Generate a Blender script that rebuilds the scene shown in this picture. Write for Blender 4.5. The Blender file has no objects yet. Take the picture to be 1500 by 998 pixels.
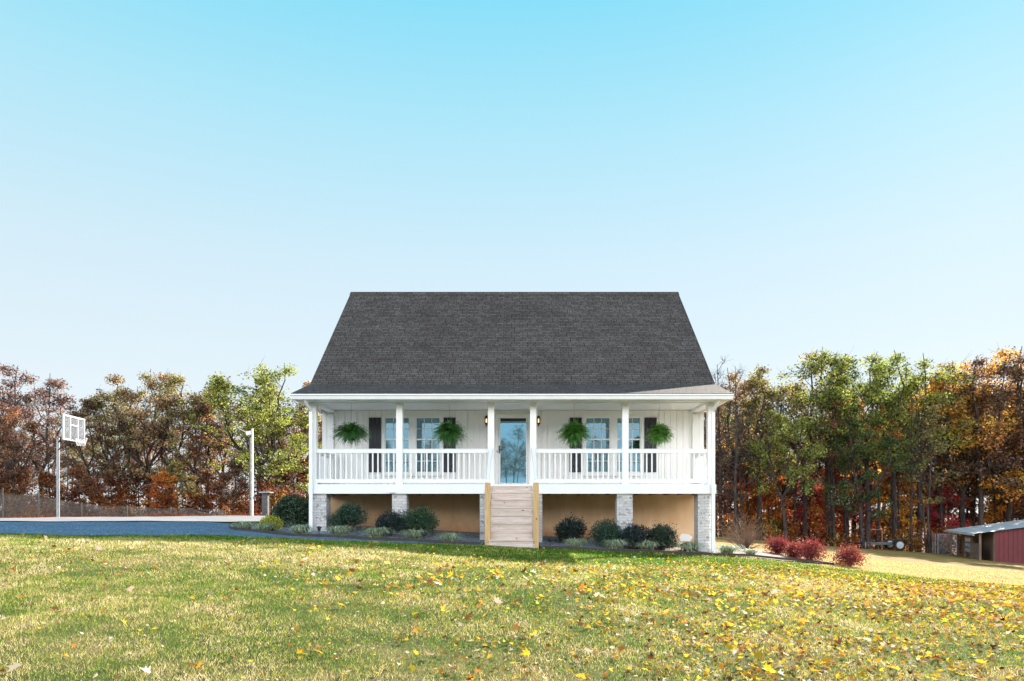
import bpy, math, random
import numpy as np
from math import sin, cos, pi, radians, sqrt

# ------------------------------------------------------------------ scene / camera
# World frame: the camera stands at the origin at eye level, looking along +Y; metres.
scene = bpy.context.scene
COL = scene.collection
F = 1050.0                      # focal length in photo pixels (photo 1500 wide)
VX, VY = 765.0, 755.0           # vanishing point of the photo

def PX(px, D): return (px - VX) * D / F
def PZ(py, D): return (VY - py) * D / F

cam_d = bpy.data.cameras.new("camera"); cam = bpy.data.objects.new("camera", cam_d)
COL.objects.link(cam); scene.camera = cam
cam.location = (0, 0, 0); cam.rotation_euler = (pi/2, 0, 0)
cam_d.sensor_width = 36; cam_d.lens = 36 * F / 1500
cam_d.shift_x = -15 / 1500; cam_d.shift_y = 256 / 1500
cam_d.clip_end = 9000; cam_d.clip_start = 0.05

SUN = np.array([.72, 1.0, .62])     # towards the sun
sun_el = math.atan2(SUN[2], math.hypot(SUN[0], SUN[1])); sun_az = math.atan2(SUN[0], SUN[1])

# ------------------------------------------------------------------ node helpers
def new_mat(name):
    m = bpy.data.materials.new(name); m.use_nodes = True
    nt = m.node_tree; nt.nodes.clear()
    out = nt.nodes.new('ShaderNodeOutputMaterial')
    return m, nt, out

def N(nt, t, **kw):
    n = nt.nodes.new(t)
    for k, v in kw.items():
        if k.startswith('i_'):
            n.inputs[int(k[2:]) if k[2:].isdigit() else k[2:].replace('_', ' ')].default_value = v
        else: setattr(n, k, v)
    return n

def ramp(nt, fac, stops):
    r = nt.nodes.new('ShaderNodeValToRGB')
    el = r.color_ramp.elements
    while len(el) < len(stops): el.new(0.5)
    for e, (p, c) in zip(el, stops):
        e.position = p; e.color = (*c, 1)
    nt.links.new(fac, r.inputs[0]); return r.outputs[0]

def mixc(nt, fac, a, b, mode='MIX'):
    n = nt.nodes.new('ShaderNodeMix'); n.data_type = 'RGBA'; n.blend_type = mode
    for s, v in ((n.inputs[0], fac), (n.inputs[6], a), (n.inputs[7], b)):
        if isinstance(v, (int, float)): s.default_value = v
        elif isinstance(v, tuple): s.default_value = (*v, 1) if len(v) == 3 else v
        else: nt.links.new(v, s)
    return n.outputs[2]

def mth(nt, op, a, b=0.0, clamp=False):
    n = nt.nodes.new('ShaderNodeMath'); n.operation = op; n.use_clamp = clamp
    for s, v in ((n.inputs[0], a), (n.inputs[1], b)):
        if isinstance(v, (int, float)): s.default_value = v
        else: nt.links.new(v, s)
    return n.outputs[0]

def noise(nt, scale, detail=4, vec=None, rough=.55, stretch=None):
    tc = nt.nodes.new('ShaderNodeTexCoord')
    v = tc.outputs['Object'] if vec is None else vec
    if stretch:
        mp = nt.nodes.new('ShaderNodeMapping'); mp.inputs['Scale'].default_value = stretch
        nt.links.new(v, mp.inputs[0]); v = mp.outputs[0]
    n = nt.nodes.new('ShaderNodeTexNoise'); n.inputs['Scale'].default_value = scale
    n.inputs['Detail'].default_value = detail; n.inputs['Roughness'].default_value = rough
    nt.links.new(v, n.inputs['Vector']); return n.outputs[0]

def bump(nt, h, strength, dist=.01):
    b = nt.nodes.new('ShaderNodeBump'); b.inputs['Strength'].default_value = strength
    b.inputs['Distance'].default_value = dist; nt.links.new(h, b.inputs['Height']); return b.outputs[0]

def princ(nt, out, col, rough=.6, nrm=None, metallic=0, spec=.5):
    p = nt.nodes.new('ShaderNodeBsdfPrincipled')
    if isinstance(col, tuple): p.inputs['Base Color'].default_value = (*col, 1)
    else: nt.links.new(col, p.inputs['Base Color'])
    if isinstance(rough, (int, float)): p.inputs['Roughness'].default_value = rough
    else: nt.links.new(rough, p.inputs['Roughness'])
    p.inputs['Metallic'].default_value = metallic
    p.inputs['Specular IOR Level'].default_value = spec
    if nrm is not None: nt.links.new(nrm, p.inputs['Normal'])
    nt.links.new(p.outputs[0], out.inputs[0]); return p

def simple(name, c1, c2=None, rough=.6, scale=6, bs=0, bscale=60, metallic=0, spec=.5, stretch=None):
    m, nt, out = new_mat(name)
    c2 = c2 or tuple(x * .85 for x in c1)
    n = noise(nt, scale, 5, stretch=stretch)
    col = ramp(nt, n, [(.35, c1), (.65, c2)])
    nr = bump(nt, noise(nt, bscale, 3, stretch=stretch), bs) if bs else None
    princ(nt, out, col, rough, nr, metallic, spec); return m

M = {}
M['white'] = simple('white_paint', (.87, .87, .87), (.83, .835, .84), .45, 3, .08, 40)
M['siding'] = simple('white_siding', (.87, .86, .85), (.83, .82, .81), .5, 2, .1, 50, stretch=(1, 1, .15))
M['gutter'] = simple('gutter_metal', (.86, .86, .86), (.80, .81, .82), .3, 4)
M['black'] = simple('black_metal', (.012, .012, .013), (.02, .02, .02), .4, 5)
M['shutter'] = simple('shutter_paint', (.012, .014, .028), (.018, .02, .032), .45, 6, .1, 80)
M['galv'] = simple('galvanised_steel', (.42, .43, .45), (.30, .31, .33), .4, 5, metallic=.5)
M['gravel_edge'] = simple('edging_timber', (.035, .026, .022), (.06, .045, .035), .8, 9, .5, 40)
M['rubber'] = simple('rubber', (.012, .012, .012), (.02, .02, .02), .8, 10)
M['pot'] = simple('dark_plastic', (.012, .018, .012), (.02, .03, .02), .6, 5)
M['concrete'] = simple('concrete', (.25, .235, .24), (.20, .19, .195), .85, 1.2, .3, 60)
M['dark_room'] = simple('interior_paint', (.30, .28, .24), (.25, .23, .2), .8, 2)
M['curtain'] = simple('curtain_cloth', (.85, .82, .76), (.7, .67, .6), .9, 8, stretch=(6, 1, .3))
M['valance'] = simple('valance_cloth', (.10, .075, .05), (.16, .12, .08), .9, 14)
M['door_blue'] = simple('door_paint', (.10, .28, .38), (.09, .25, .35), .5, 4)
M['wreath'] = simple('pale_twigs', (.85, .88, .86), (.6, .68, .62), .8, 30)
M['card'] = simple('white_card', (.9, .9, .88), (.85, .85, .84), .7, 9)

def mat_emit(name, col, s):
    m, nt, out = new_mat(name)
    e = N(nt, 'ShaderNodeEmission'); e.inputs[0].default_value = (*col, 1); e.inputs[1].default_value = s
    nt.links.new(e.outputs[0], out.inputs[0]); return m
M['bulb'] = mat_emit('lit_bulb', (1.0, .62, .30), .55)

def mat_glass(name, tint, refl):
    m, nt, out = new_mat(name)
    g = N(nt, 'ShaderNodeBsdfGlossy'); g.inputs[0].default_value = (*tint, 1); g.inputs['Roughness'].default_value = 0.0
    t = N(nt, 'ShaderNodeBsdfTransparent'); t.inputs[0].default_value = (.72, .82, .84, 1)
    fr = N(nt, 'ShaderNodeFresnel'); fr.inputs[0].default_value = 1.5
    f = mth(nt, 'ADD', fr.outputs[0], refl, True)
    mx = N(nt, 'ShaderNodeMixShader'); nt.links.new(f, mx.inputs[0])
    nt.links.new(t.outputs[0], mx.inputs[1]); nt.links.new(g.outputs[0], mx.inputs[2])
    nt.links.new(mx.outputs[0], out.inputs[0]); return m
M['glass'] = mat_glass('window_glass', (.50, .78, .92), .40)
M['door_glass'] = mat_glass('door_glass', (.33, .66, .84), .60)

def mat_brick(name):
    m, nt, out = new_mat(name)
    uv = N(nt, 'ShaderNodeUVMap')
    b = N(nt, 'ShaderNodeTexBrick'); nt.links.new(uv.outputs[0], b.inputs['Vector'])
    b.inputs['Color1'].default_value = (.66, .64, .63, 1); b.inputs['Color2'].default_value = (.46, .45, .46, 1)
    b.inputs['Mortar'].default_value = (.30, .295, .30, 1)
    b.inputs['Scale'].default_value = 1; b.inputs['Brick Width'].default_value = .215
    b.inputs['Row Height'].default_value = .078; b.inputs['Mortar Size'].default_value = .007
    b.inputs['Mortar Smooth'].default_value = .3
    n = noise(nt, 9, 5); n2 = noise(nt, 2.5, 3)
    c = mixc(nt, mth(nt, 'GREATER_THAN', n, .60), b.outputs[0], (.13, .115, .11))
    c = mixc(nt, .35, c, ramp(nt, n2, [(.35, (.62, .60, .60)), (.65, (.42, .42, .45))]))
    h = mth(nt, 'ADD', mth(nt, 'SUBTRACT', 1, b.outputs['Fac']), mth(nt, 'MULTIPLY', n, .4))
    princ(nt, out, c, .8, bump(nt, h, .6, .008)); return m
M['brick'] = mat_brick('whitewashed_brick')

def mat_shingle(name):
    m, nt, out = new_mat(name)
    uv = N(nt, 'ShaderNodeUVMap')
    def br(w, h, off, c1, c2):
        mp = N(nt, 'ShaderNodeMapping'); mp.inputs['Location'].default_value = (off, 0, 0)
        nt.links.new(uv.outputs[0], mp.inputs[0])
        b = N(nt, 'ShaderNodeTexBrick'); nt.links.new(mp.outputs[0], b.inputs['Vector'])
        b.inputs['Color1'].default_value = (*c1, 1); b.inputs['Color2'].default_value = (*c2, 1)
        b.inputs['Mortar'].default_value = (.018, .018, .02, 1)
        b.inputs['Scale'].default_value = 1; b.inputs['Brick Width'].default_value = w
        b.inputs['Row Height'].default_value = h; b.inputs['Mortar Size'].default_value = .012
        b.inputs['Mortar Smooth'].default_value = .5; b.offset = .37; b.squash = .7; b.squash_frequency = 3
        return b
    b1 = br(.26, .118, 0, (.084, .069, .061), (.134, .114, .104)); b2 = br(.13, .118, .05, (.82, .82, .82), (1.12, 1.12, 1.12))
    b2.inputs['Mortar'].default_value = (.7, .7, .7, 1)
    c = mixc(nt, .8, b1.outputs[0], b2.outputs[0], 'MULTIPLY')
    big = noise(nt, .55, 4); st = noise(nt, 1.2, 4, stretch=(1, .2, .2)); gr = noise(nt, 30, 2)
    c = mixc(nt, .65, c, ramp(nt, big, [(.3, (.74, .69, .67)), (.5, (1.0, .96, .94)), (.72, (1.16, 1.15, 1.17))]), 'MULTIPLY')
    c = mixc(nt, .2, c, ramp(nt, st, [(.3, (.75, .73, .72)), (.7, (1.2, 1.2, 1.2))]), 'MULTIPLY')
    c = mixc(nt, .3, c, ramp(nt, gr, [(.3, (.6, .6, .6)), (.7, (1.4, 1.38, 1.35))]), 'MULTIPLY')
    princ(nt, out, c, .9, bump(nt, mth(nt, 'SUBTRACT', 1, b1.outputs['Fac']), .6, .012), spec=.2); return m
M['shingle'] = mat_shingle('asphalt_shingles')

def mat_foundation(name):
    m, nt, out = new_mat(name)
    tc = N(nt, 'ShaderNodeTexCoord'); sp = N(nt, 'ShaderNodeSeparateXYZ'); nt.links.new(tc.outputs['Object'], sp.inputs[0])
    n = noise(nt, 1.3, 5); n2 = noise(nt, 4, 4, stretch=(1, 1, .25)); n3 = noise(nt, 14, 4)
    base = ramp(nt, n, [(.3, (.76, .49, .27)), (.7, (.84, .61, .38))])
    base = mixc(nt, .5, base, ramp(nt, n2, [(.3, (.72, .62, .5)), (.7, (1.0, 1.0, 1.0))]), 'MULTIPLY')
    # red clay splashed up from the bed: height above the sloping soil
    soil = mth(nt, 'ADD', mth(nt, 'MULTIPLY', sp.outputs[0], .052), .60)
    hgt = mth(nt, 'ADD', sp.outputs[2], soil)
    k = mth(nt, 'ADD', mth(nt, 'MULTIPLY', hgt, 1.35), mth(nt, 'MULTIPLY', n, .9))
    cl = ramp(nt, k, [(.35, (1, 1, 1)), (1.0, (0, 0, 0))])
    col = mixc(nt, mth(nt, 'MULTIPLY', cl, .8), base, ramp(nt, n3, [(.3, (.30, .10, .04)), (.7, (.44, .18, .075))]))
    princ(nt, out, col, .85, bump(nt, noise(nt, 30, 4), .25)); return m
M['foundation'] = mat_foundation('stained_stucco')

def mat_wood(name, c1, c2, knot, stretch, weather=0):
    m, nt, out = new_mat(name)
    n = noise(nt, 5, 6, stretch=stretch); n2 = noise(nt, 22, 4, stretch=stretch)
    c = ramp(nt, n, [(.3, c1), (.68, c2)])
    c = mixc(nt, .55, c, ramp(nt, n2, [(.35, (.65, .62, .6)), (.6, (1.08, 1.06, 1.04))]), 'MULTIPLY')
    v = N(nt, 'ShaderNodeTexVoronoi'); v.inputs['Scale'].default_value = 3.2
    tc = N(nt, 'ShaderNodeTexCoord'); mp = N(nt, 'ShaderNodeMapping')
    mp.inputs['Scale'].default_value = tuple(1.0 if s < 1 else 1.8 for s in stretch)
    nt.links.new(tc.outputs['Object'], mp.inputs[0]); nt.links.new(mp.outputs[0], v.inputs['Vector'])
    kf = ramp(nt, v.outputs['Distance'], [(.07, (1, 1, 1)), (.12, (0, 0, 0))])
    c = mixc(nt, kf, c, knot)
    princ(nt, out, c, .75, bump(nt, n2, .4, .004)); return m
M['board'] = mat_wood('weathered_step_boards', (.55, .44, .38), (.73, .63, .58), (.08, .05, .04), (.18, 1, 3))
M['newpost'] = mat_wood('yellow_pine', (.52, .32, .13), (.66, .45, .22), (.16, .08, .03), (2.5, 2.5, .2))
M['barnwood'] = mat_wood('old_boards', (.10, .07, .05), (.22, .155, .115), (.05, .03, .02), (2, 2, .3))

def mat_bark(name, a, b):
    m, nt, out = new_mat(name)
    n = noise(nt, 7, 5, stretch=(1, 1, .25))
    princ(nt, out, ramp(nt, n, [(.3, a), (.7, b)]), .9, bump(nt, n, .8, .03), spec=.2); return m
M['bark'] = mat_bark('grey_brown_bark', (.020, .016, .016), (.095, .075, .068))
M['bark_pale'] = mat_bark('pale_bark', (.10, .085, .075), (.26, .22, .19))
M['board_frame'] = simple('board_frame_paint', (.42, .43, .45), (.36, .37, .39), .6, 5)
M['wire_grey'] = simple('wire_grey', (.25, .25, .25), (.2, .2, .2), .5, 5)
M['dull_post'] = simple('weathered_steel', (.06, .06, .06), (.12, .115, .11), .7, 8)
M['mulch'] = simple('bark_mulch', (.10, .06, .04), (.22, .15, .11), .9, 14, .8, 40)
M['twig'] = mat_bark('twig_bark', (.13, .085, .06), (.28, .19, .14))

def mat_leaf(name, trans=.5, sat=1.0, vals=(.45, 1.6), hues=(.465, .535), objcol=True, col=(.1, .2, .05), col2=None, gloss=.08):
    """leaf colour = object colour (or col..col2 by per-leaf tint) varied leaf by leaf"""
    m, nt, out = new_mat(name)
    at = N(nt, 'ShaderNodeAttribute'); at.attribute_name = 'tint'
    sp = N(nt, 'ShaderNodeSeparateXYZ'); nt.links.new(at.outputs['Vector'], sp.inputs[0])
    if objcol:
        oi = N(nt, 'ShaderNodeObjectInfo'); c = oi.outputs['Color']
    else:
        c = mixc(nt, sp.outputs[0], col, col2 or tuple(x * 1.6 for x in col))
    hs = N(nt, 'ShaderNodeHueSaturation'); hs.inputs['Saturation'].default_value = sat
    def mr(s, lo, hi):
        r = N(nt, 'ShaderNodeMapRange'); nt.links.new(s, r.inputs[0]); r.inputs[3].default_value = lo; r.inputs[4].default_value = hi
        return r.outputs[0]
    nt.links.new(mr(sp.outputs[0], *hues), hs.inputs['Hue']); nt.links.new(mr(sp.outputs[1], *vals), hs.inputs['Value'])
    nt.links.new(c, hs.inputs['Color'])
    d = N(nt, 'ShaderNodeBsdfDiffuse'); t = N(nt, 'ShaderNodeBsdfTranslucent'); g = N(nt, 'ShaderNodeBsdfGlossy'); g.inputs['Roughness'].default_value = .45
    nt.links.new(hs.outputs[0], d.inputs[0]); nt.links.new(hs.outputs[0], t.inputs[0]); g.inputs[0].default_value = (.8, .85, .9, 1)
    m1 = N(nt, 'ShaderNodeMixShader'); m1.inputs[0].default_value = trans
    nt.links.new(d.outputs[0], m1.inputs[1]); nt.links.new(t.outputs[0], m1.inputs[2])
    m2 = N(nt, 'ShaderNodeMixShader'); m2.inputs[0].default_value = gloss
    nt.links.new(m1.outputs[0], m2.inputs[1]); nt.links.new(g.outputs[0], m2.inputs[2])
    nt.links.new(m2.outputs[0], out.inputs[0]); return m
M['leaf'] = mat_leaf('tree_leaves', .58, vals=(.10, 2.5), gloss=.03)
M['boxwood'] = mat_leaf('evergreen_leaves', .3, vals=(.4, 1.5), gloss=.06)
M['fern'] = mat_leaf('fern_leaflets', .45, vals=(.5, 1.6))
M['tuft'] = mat_leaf('striped_grass_blades', .35, vals=(.5, 1.5), objcol=False, col=(.13, .22, .09), col2=(.62, .64, .44))
M['redleaf'] = mat_leaf('red_shrub_leaves', .45, vals=(.4, 1.7), objcol=False, col=(.17, .014, .018), col2=(.34, .06, .045), gloss=.03)

def col_from_tint(name, stops, trans, gloss=.05, patch=None):
    m, nt, out = new_mat(name)
    at = N(nt, 'ShaderNodeAttribute'); at.attribute_name = 'tint'
    sp = N(nt, 'ShaderNodeSeparateXYZ'); nt.links.new(at.outputs['Vector'], sp.inputs[0])
    c = ramp(nt, sp.outputs[0], stops)
    hs = N(nt, 'ShaderNodeHueSaturation'); nt.links.new(c, hs.inputs['Color'])
    r = N(nt, 'ShaderNodeMapRange'); nt.links.new(sp.outputs[1], r.inputs[0]); r.inputs[3].default_value = .34; r.inputs[4].default_value = 1.75
    nt.links.new(r.outputs[0], hs.inputs['Value'])
    d = N(nt, 'ShaderNodeBsdfDiffuse'); t = N(nt, 'ShaderNodeBsdfTranslucent')
    nt.links.new(hs.outputs[0], d.inputs[0]); nt.links.new(hs.outputs[0], t.inputs[0])
    m1 = N(nt, 'ShaderNodeMixShader'); m1.inputs[0].default_value = trans
    nt.links.new(d.outputs[0], m1.inputs[1]); nt.links.new(t.outputs[0], m1.inputs[2])
    nt.links.new(m1.outputs[0], out.inputs[0]); return m
GREEN, MOSS, STRAW, PALE = (.19, .30, .035), (.38, .38, .08), (.56, .43, .17), (.74, .62, .38)
M['grass'] = col_from_tint('grass_blades', [(0, (.055, .155, .02)), (.3, GREEN), (.5, MOSS), (.72, STRAW), (1, PALE)], .4)  # lowest stop kept dark to deepen the house shade strip
M['litter'] = col_from_tint('fallen_leaves', [(0, (.12, .05, .03)), (.2, (.30, .11, .04)), (.36, (.55, .22, .04)), (.5, (.78, .46, .03)), (.74, (.85, .60, .06)), (.86, (.55, .40, .26)), (1, (.75, .62, .52))], .4)
M['under'] = col_from_tint('woodland_leaves', [(0, (.05, .028, .024)), (.2, (.11, .04, .03)), (.4, (.24, .075, .03)), (.6, (.42, .16, .04)), (.8, (.34, .24, .05)), (1, (.10, .14, .035))], .55)

# ------------------------------------------------------------------ mesh helper
class MB:
    def __init__(s): s.v = []; s.f = []; s.n = 0
    def add(s, vs, fs):
        vs = np.asarray(vs, float); s.v.append(vs)
        s.f += [tuple(i + s.n for i in f) for f in fs]; s.n += len(vs); return s
    def box(s, x0, x1, y0, y1, z0, z1):
        if x0 > x1: x0, x1 = x1, x0
        if y0 > y1: y0, y1 = y1, y0
        if z0 > z1: z0, z1 = z1, z0
        v = [(x0,y0,z0),(x1,y0,z0),(x1,y1,z0),(x0,y1,z0),(x0,y0,z1),(x1,y0,z1),(x1,y1,z1),(x0,y1,z1)]
        return s.add(v, [(0,3,2,1),(4,5,6,7),(0,1,5,4),(1,2,6,5),(2,3,7,6),(3,0,4,7)])
    def prism(s, poly, axis, a, b):
        """extrude a 2D polygon; axis 0: poly in (y,z); axis 1: (x,z); axis 2: (x,y)"""
        def P(p, t): return {0: (t, p[0], p[1]), 1: (p[0], t, p[1]), 2: (p[0], p[1], t)}[axis]
        n = len(poly); v = [P(p, a) for p in poly] + [P(p, b) for p in poly]
        return s.add(v, [tuple(range(n))[::-1], tuple(range(n, 2*n))] + [(i, (i+1) % n, (i+1) % n + n, i + n) for i in range(n)])
    def tube(s, pts, r, sides=8, cap=True):
        pts = np.asarray(pts, float); k = len(pts)
        r = np.full(k, r, float) if np.isscalar(r) else np.asarray(r, float)
        d = np.gradient(pts, axis=0); d /= np.linalg.norm(d, axis=1)[:, None] + 1e-9
        up = np.array([0, 0, 1.]) if abs(d[:, 2]).mean() < .9 else np.array([1., 0, 0])
        a = np.cross(d, up); a /= np.linalg.norm(a, axis=1)[:, None] + 1e-9; b = np.cross(d, a)
        th = np.arange(sides) * 2 * pi / sides
        v = pts[:, None] + r[:, None, None] * (a[:, None] * np.cos(th)[None, :, None] + b[:, None] * np.sin(th)[None, :, None])
        fs = [(i*sides+j, i*sides+(j+1) % sides, (i+1)*sides+(j+1) % sides, (i+1)*sides+j) for i in range(k-1) for j in range(sides)]
        if cap: fs += [tuple(range(sides))[::-1], tuple((k-1)*sides + j for j in range(sides))]
        return s.add(v.reshape(-1, 3), fs)
    def lathe(s, c, prof, sides=14):
        """prof: list of (radius, z)"""
        th = np.arange(sides) * 2 * pi / sides; v = []
        for r, z in prof: v += [(c[0] + r*cos(t), c[1] + r*sin(t), c[2] + z) for t in th]
        k = len(prof)
        fs = [(i*sides+j, i*sides+(j+1) % sides, (i+1)*sides+(j+1) % sides, (i+1)*sides+j) for i in range(k-1) for j in range(sides)]
        fs += [tuple(range(sides))[::-1], tuple((k-1)*sides + j for j in range(sides))]
        return s.add(v, fs)
    def build(s, name, mat, parent=None, uv=None, smooth=False, origin=None, bevel=0):
        v = np.concatenate(s.v) if s.v else np.zeros((0, 3))
        if origin is not None: v = v - np.asarray(origin, float)
        me = bpy.data.meshes.new(name); me.from_pydata(v.tolist(), [], s.f); me.update()
        me.materials.append(mat)
        L = len(me.loops); co = np.empty(len(me.vertices)*3); me.vertices.foreach_get('co', co); co = co.reshape(-1, 3)
        vi = np.empty(L, int); me.loops.foreach_get('vertex_index', vi)
        ps = np.empty(len(me.polygons)*3); me.polygons.foreach_get('normal', ps); ps = ps.reshape(-1, 3)
        lt = np.empty(len(me.polygons), int); me.polygons.foreach_get('loop_total', lt)
        nl = np.repeat(ps, lt, axis=0); p = co[vi]
        if uv: U = uv(p)
        else:
            ax = np.abs(nl).argmax(1)
            U = np.where((ax == 0)[:, None], p[:, [1, 2]], np.where((ax == 1)[:, None], p[:, [0, 2]], p[:, [0, 1]]))
        l = me.uv_layers.new(name='UVMap'); l.data.foreach_set('uv', U.astype(np.float32).ravel())
        if smooth: me.polygons.foreach_set('use_smooth', np.ones(len(me.polygons), bool))
        o = bpy.data.objects.new(name, me); COL.objects.link(o)
        if parent is not None: o.parent = parent
        if origin is not None: o.location = origin
        if bevel:
            b = o.modifiers.new('bevel', 'BEVEL'); b.width = bevel; b.segments = 2; b.limit_method = 'ANGLE'
        return o

def leaf_mesh(name, V, tint, mat, parent=None, k=4):
    """V: (n,k,3) polygons; tint (n,2) per leaf -> fast mesh"""
    n = len(V); me = bpy.data.meshes.new(name)
    me.vertices.add(n*k); me.vertices.foreach_set('co', V.astype(np.float32).ravel())
    me.loops.add(n*k); me.loops.foreach_set('vertex_index', np.arange(n*k, dtype=np.int32))
    me.polygons.add(n); me.polygons.foreach_set('loop_start', np.arange(0, n*k, k, dtype=np.int32))
    me.update(calc_edges=True)
    a = me.attributes.new('tint', 'FLOAT_VECTOR', 'POINT')
    t = np.zeros((n, 3), np.float32); t[:, :2] = tint
    a.data.foreach_set('vector', np.repeat(t, k, axis=0).ravel())
    me.materials.append(mat); me.validate()
    o = bpy.data.objects.new(name, me); COL.objects.link(o)
    if parent is not None: o.parent = parent
    return o

def rand_frames(rng, n, flat=0.0):
    """n random orthonormal pairs"""
    a = rng.normal(size=(n, 3)); a /= np.linalg.norm(a, axis=1)[:, None]
    b = rng.normal(size=(n, 3)); b -= (a*b).sum(1)[:, None]*a; b /= np.linalg.norm(b, axis=1)[:, None]
    if flat: 
        a[:, 2] *= 1-flat; b[:, 2] *= 1-flat
    return a, b

def leaf_quads(rng, P, size, aspect=.6, flat=0.0):
    n = len(P); a, b = rand_frames(rng, n, flat); s = (size * rng.uniform(.6, 1.4, n))[:, None]
    a = a*s*.5; b = b*s*.5*aspect
    return np.stack([P - a, P + b*1.0 - a*.1, P + a, P - b - a*.1], axis=1)

def empty(name, loc=(0, 0, 0), rz=0):
    o = bpy.data.objects.new(name, None); COL.objects.link(o); o.location = loc; o.rotation_euler = (0, 0, rz)
    o.empty_display_size = .2; return o
def tag(o, label, cat, group=None):
    o['label'] = label; o['category'] = cat
    if group: o['group'] = group
    return o
def struct(o): o['kind'] = 'structure'; return o
def stuff(o, label=None, cat=None):
    o['kind'] = 'stuff'
    if label: o['label'] = label; o['category'] = cat
    return o
def copy_tree(o, loc, rz=0, s=(1, 1, 1), color=None, src_children=True):
    c = o.copy(); COL.objects.link(c); c.location = loc; c.rotation_euler = (0, 0, rz); c.scale = s
    for ch in o.children:
        d = ch.copy(); COL.objects.link(d); d.parent = c
        for g in ch.children:
            e = g.copy(); COL.objects.link(e); e.parent = d
    return c
# ------------------------------------------------------------------ terrain
CP = [ # x, depth, height relative to the eye
 (-3.4,4.6,-1.065),(0,5.0,-1.157),(4.1,5.8,-1.34),(-6,8.5,-.70),(0,8.5,-.90),(6.0,8.5,-1.22),
 (PX(0,12.4),12.4,-.39),(PX(200,12.3),12.3,-.445),(PX(383,12.2),12.2,-.52),(PX(500,12.25),12.25,-.595),(PX(835,12.64),12.64,-.88),(5,13.5,-1.13),(10,14,-1.48),(16,14,-1.9),(PX(850,16),16,-.87),
 (PX(700,18.2),18.2,-.78),(PX(560,18.3),18.3,-.64),(PX(420,18.3),18.3,-.523),(PX(345,18.3),18.3,-.416),(PX(800,18.2),18.2,-.867),(PX(1045,19.3),19.3,-1.085),(PX(1200,20),20,-1.39),
 (PX(480,21.8),21.8,-.31),(PX(750,21.8),21.8,-.58),(PX(1020,21.8),21.8,-.88),
 (PX(0,14),14,-.385),(PX(0,16),16,-.29),(PX(0,18.5),18.5,-.185),(PX(200,14.8),14.8,-.42),(PX(200,18),18,-.30),(PX(200,22.2),22.2,-.21),(PX(320,18),18,-.37),(PX(300,24.5),24.5,-.235),(PX(380,24),24,-.25),
 (PX(0,20),20,-.185),(PX(0,30),30,-.19),(PX(200,30),30,-.10),(PX(385,30),30,-.07),(PX(200,26),26,-.12),(PX(-300,20),20,-.12),(PX(-300,30),30,-.3),(-10,5,-.75),(-16,10,-.4),(-16,15,-.25),
 (-8,26,-.3),(0,26,-.6),(5,26,-1.0),(0,34,-.7),(-8,40,-.3),(-20,45,-.2),(-35,45,-.3),(-30,62,-1.2),(-45,62,-1.0),(0,62,-2.2),
 (PX(1060,45),45,-1.37),(PX(1290,52),52,-2.5),(PX(1400,42),42,-2.5),(PX(1500,42),42,-2.84),(PX(1500,28),28,-2.3),(PX(1300,30),30,-1.9),(PX(1120,28),28,-1.2),(PX(1500,20),20,-1.95),(45,50,-3.6),(35,30,-3.2),(25,62,-3.4),(45,65,-4.2),
 (0,0,-1.42),(-10,0,-1.05),(10,0,-1.9),(0,-14,-1.2),(0,-38,3.2),(-40,-38,3.4),(40,-38,2.9),(0,-80,4.2),(-60,-80,4.4),(60,-80,3.8),(-60,20,.5),(60,20,-4.5),
 (0,100,-6),(-80,100,-5),(80,100,-9)]
CP = np.array(CP)
def _rbf_fit(c=1.6, lam=.02):
    P = CP[:, :2]; r = np.sqrt(((P[:, None]-P[None])**2).sum(2) + c*c)
    n = len(P); A = np.zeros((n+3, n+3)); A[:n, :n] = -r + np.eye(n)*lam
    Q = np.c_[np.ones(n), P]; A[:n, n:] = Q; A[n:, :n] = Q.T
    return np.linalg.solve(A, np.r_[CP[:, 2], 0, 0, 0])
_W = _rbf_fit()
def h_raw(x, y):
    P = CP[:, :2]; sh = x.shape; q = np.c_[x.ravel(), y.ravel()]
    out = np.empty(len(q))
    for i in range(0, len(q), 20000):
        b = q[i:i+20000]; r = np.sqrt(((b[:, None]-P[None])**2).sum(2) + 1.6**2)
        out[i:i+20000] = -r @ _W[:len(P)] + _W[len(P)] + b @ _W[len(P)+1:]
    return out.reshape(sh)
NG = 361
_t = np.linspace(-1, 1, NG); _a = 6.6; _b = 3500/np.sinh(_a)
GX = _b*np.sinh(_a*_t); GY = 14 + _b*np.sinh(_a*_t)
_X, _Y = np.meshgrid(GX, GY)
def height_grid():
    cx = np.clip(_X, -75, 75); cy = np.clip(_Y, -85, 105)
    Z = h_raw(cx, cy)
    dist = np.sqrt((_X-cx)**2 + (_Y-cy)**2)
    # beyond the modelled valley the land levels out below the eye
    k = np.clip(dist/150, 0, 1); k = k*k*(3-2*k)
    tgt = np.where(_Y < -80, Z, -12.0)
    Z = Z*(1-k) + tgt*k
    Z += .012*np.sin(_X*3.1+1)*np.sin(_Y*2.3) + .02*np.sin(_X*.9+2)*np.sin(_Y*.8+.5)
    return Z
GZ = height_grid()
def gz(x, y):
    x = np.atleast_1d(np.asarray(x, float)); y = np.atleast_1d(np.asarray(y, float))
    i = np.clip(np.searchsorted(GX, x)-1, 0, NG-2); j = np.clip(np.searchsorted(GY, y)-1, 0, NG-2)
    u = (x-GX[i])/(GX[i+1]-GX[i]); v = (y-GY[j])/(GY[j+1]-GY[j])
    z00, z10, z01, z11 = GZ[j, i], GZ[j, i+1], GZ[j+1, i], GZ[j+1, i+1]
    # triangles split along the 00-11 diagonal
    return np.where(u >= v, z00 + u*(z10-z00) + v*(z11-z10), z00 + v*(z01-z00) + u*(z11-z01))
def g1(x, y): return float(gz(x, y)[0])

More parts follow.
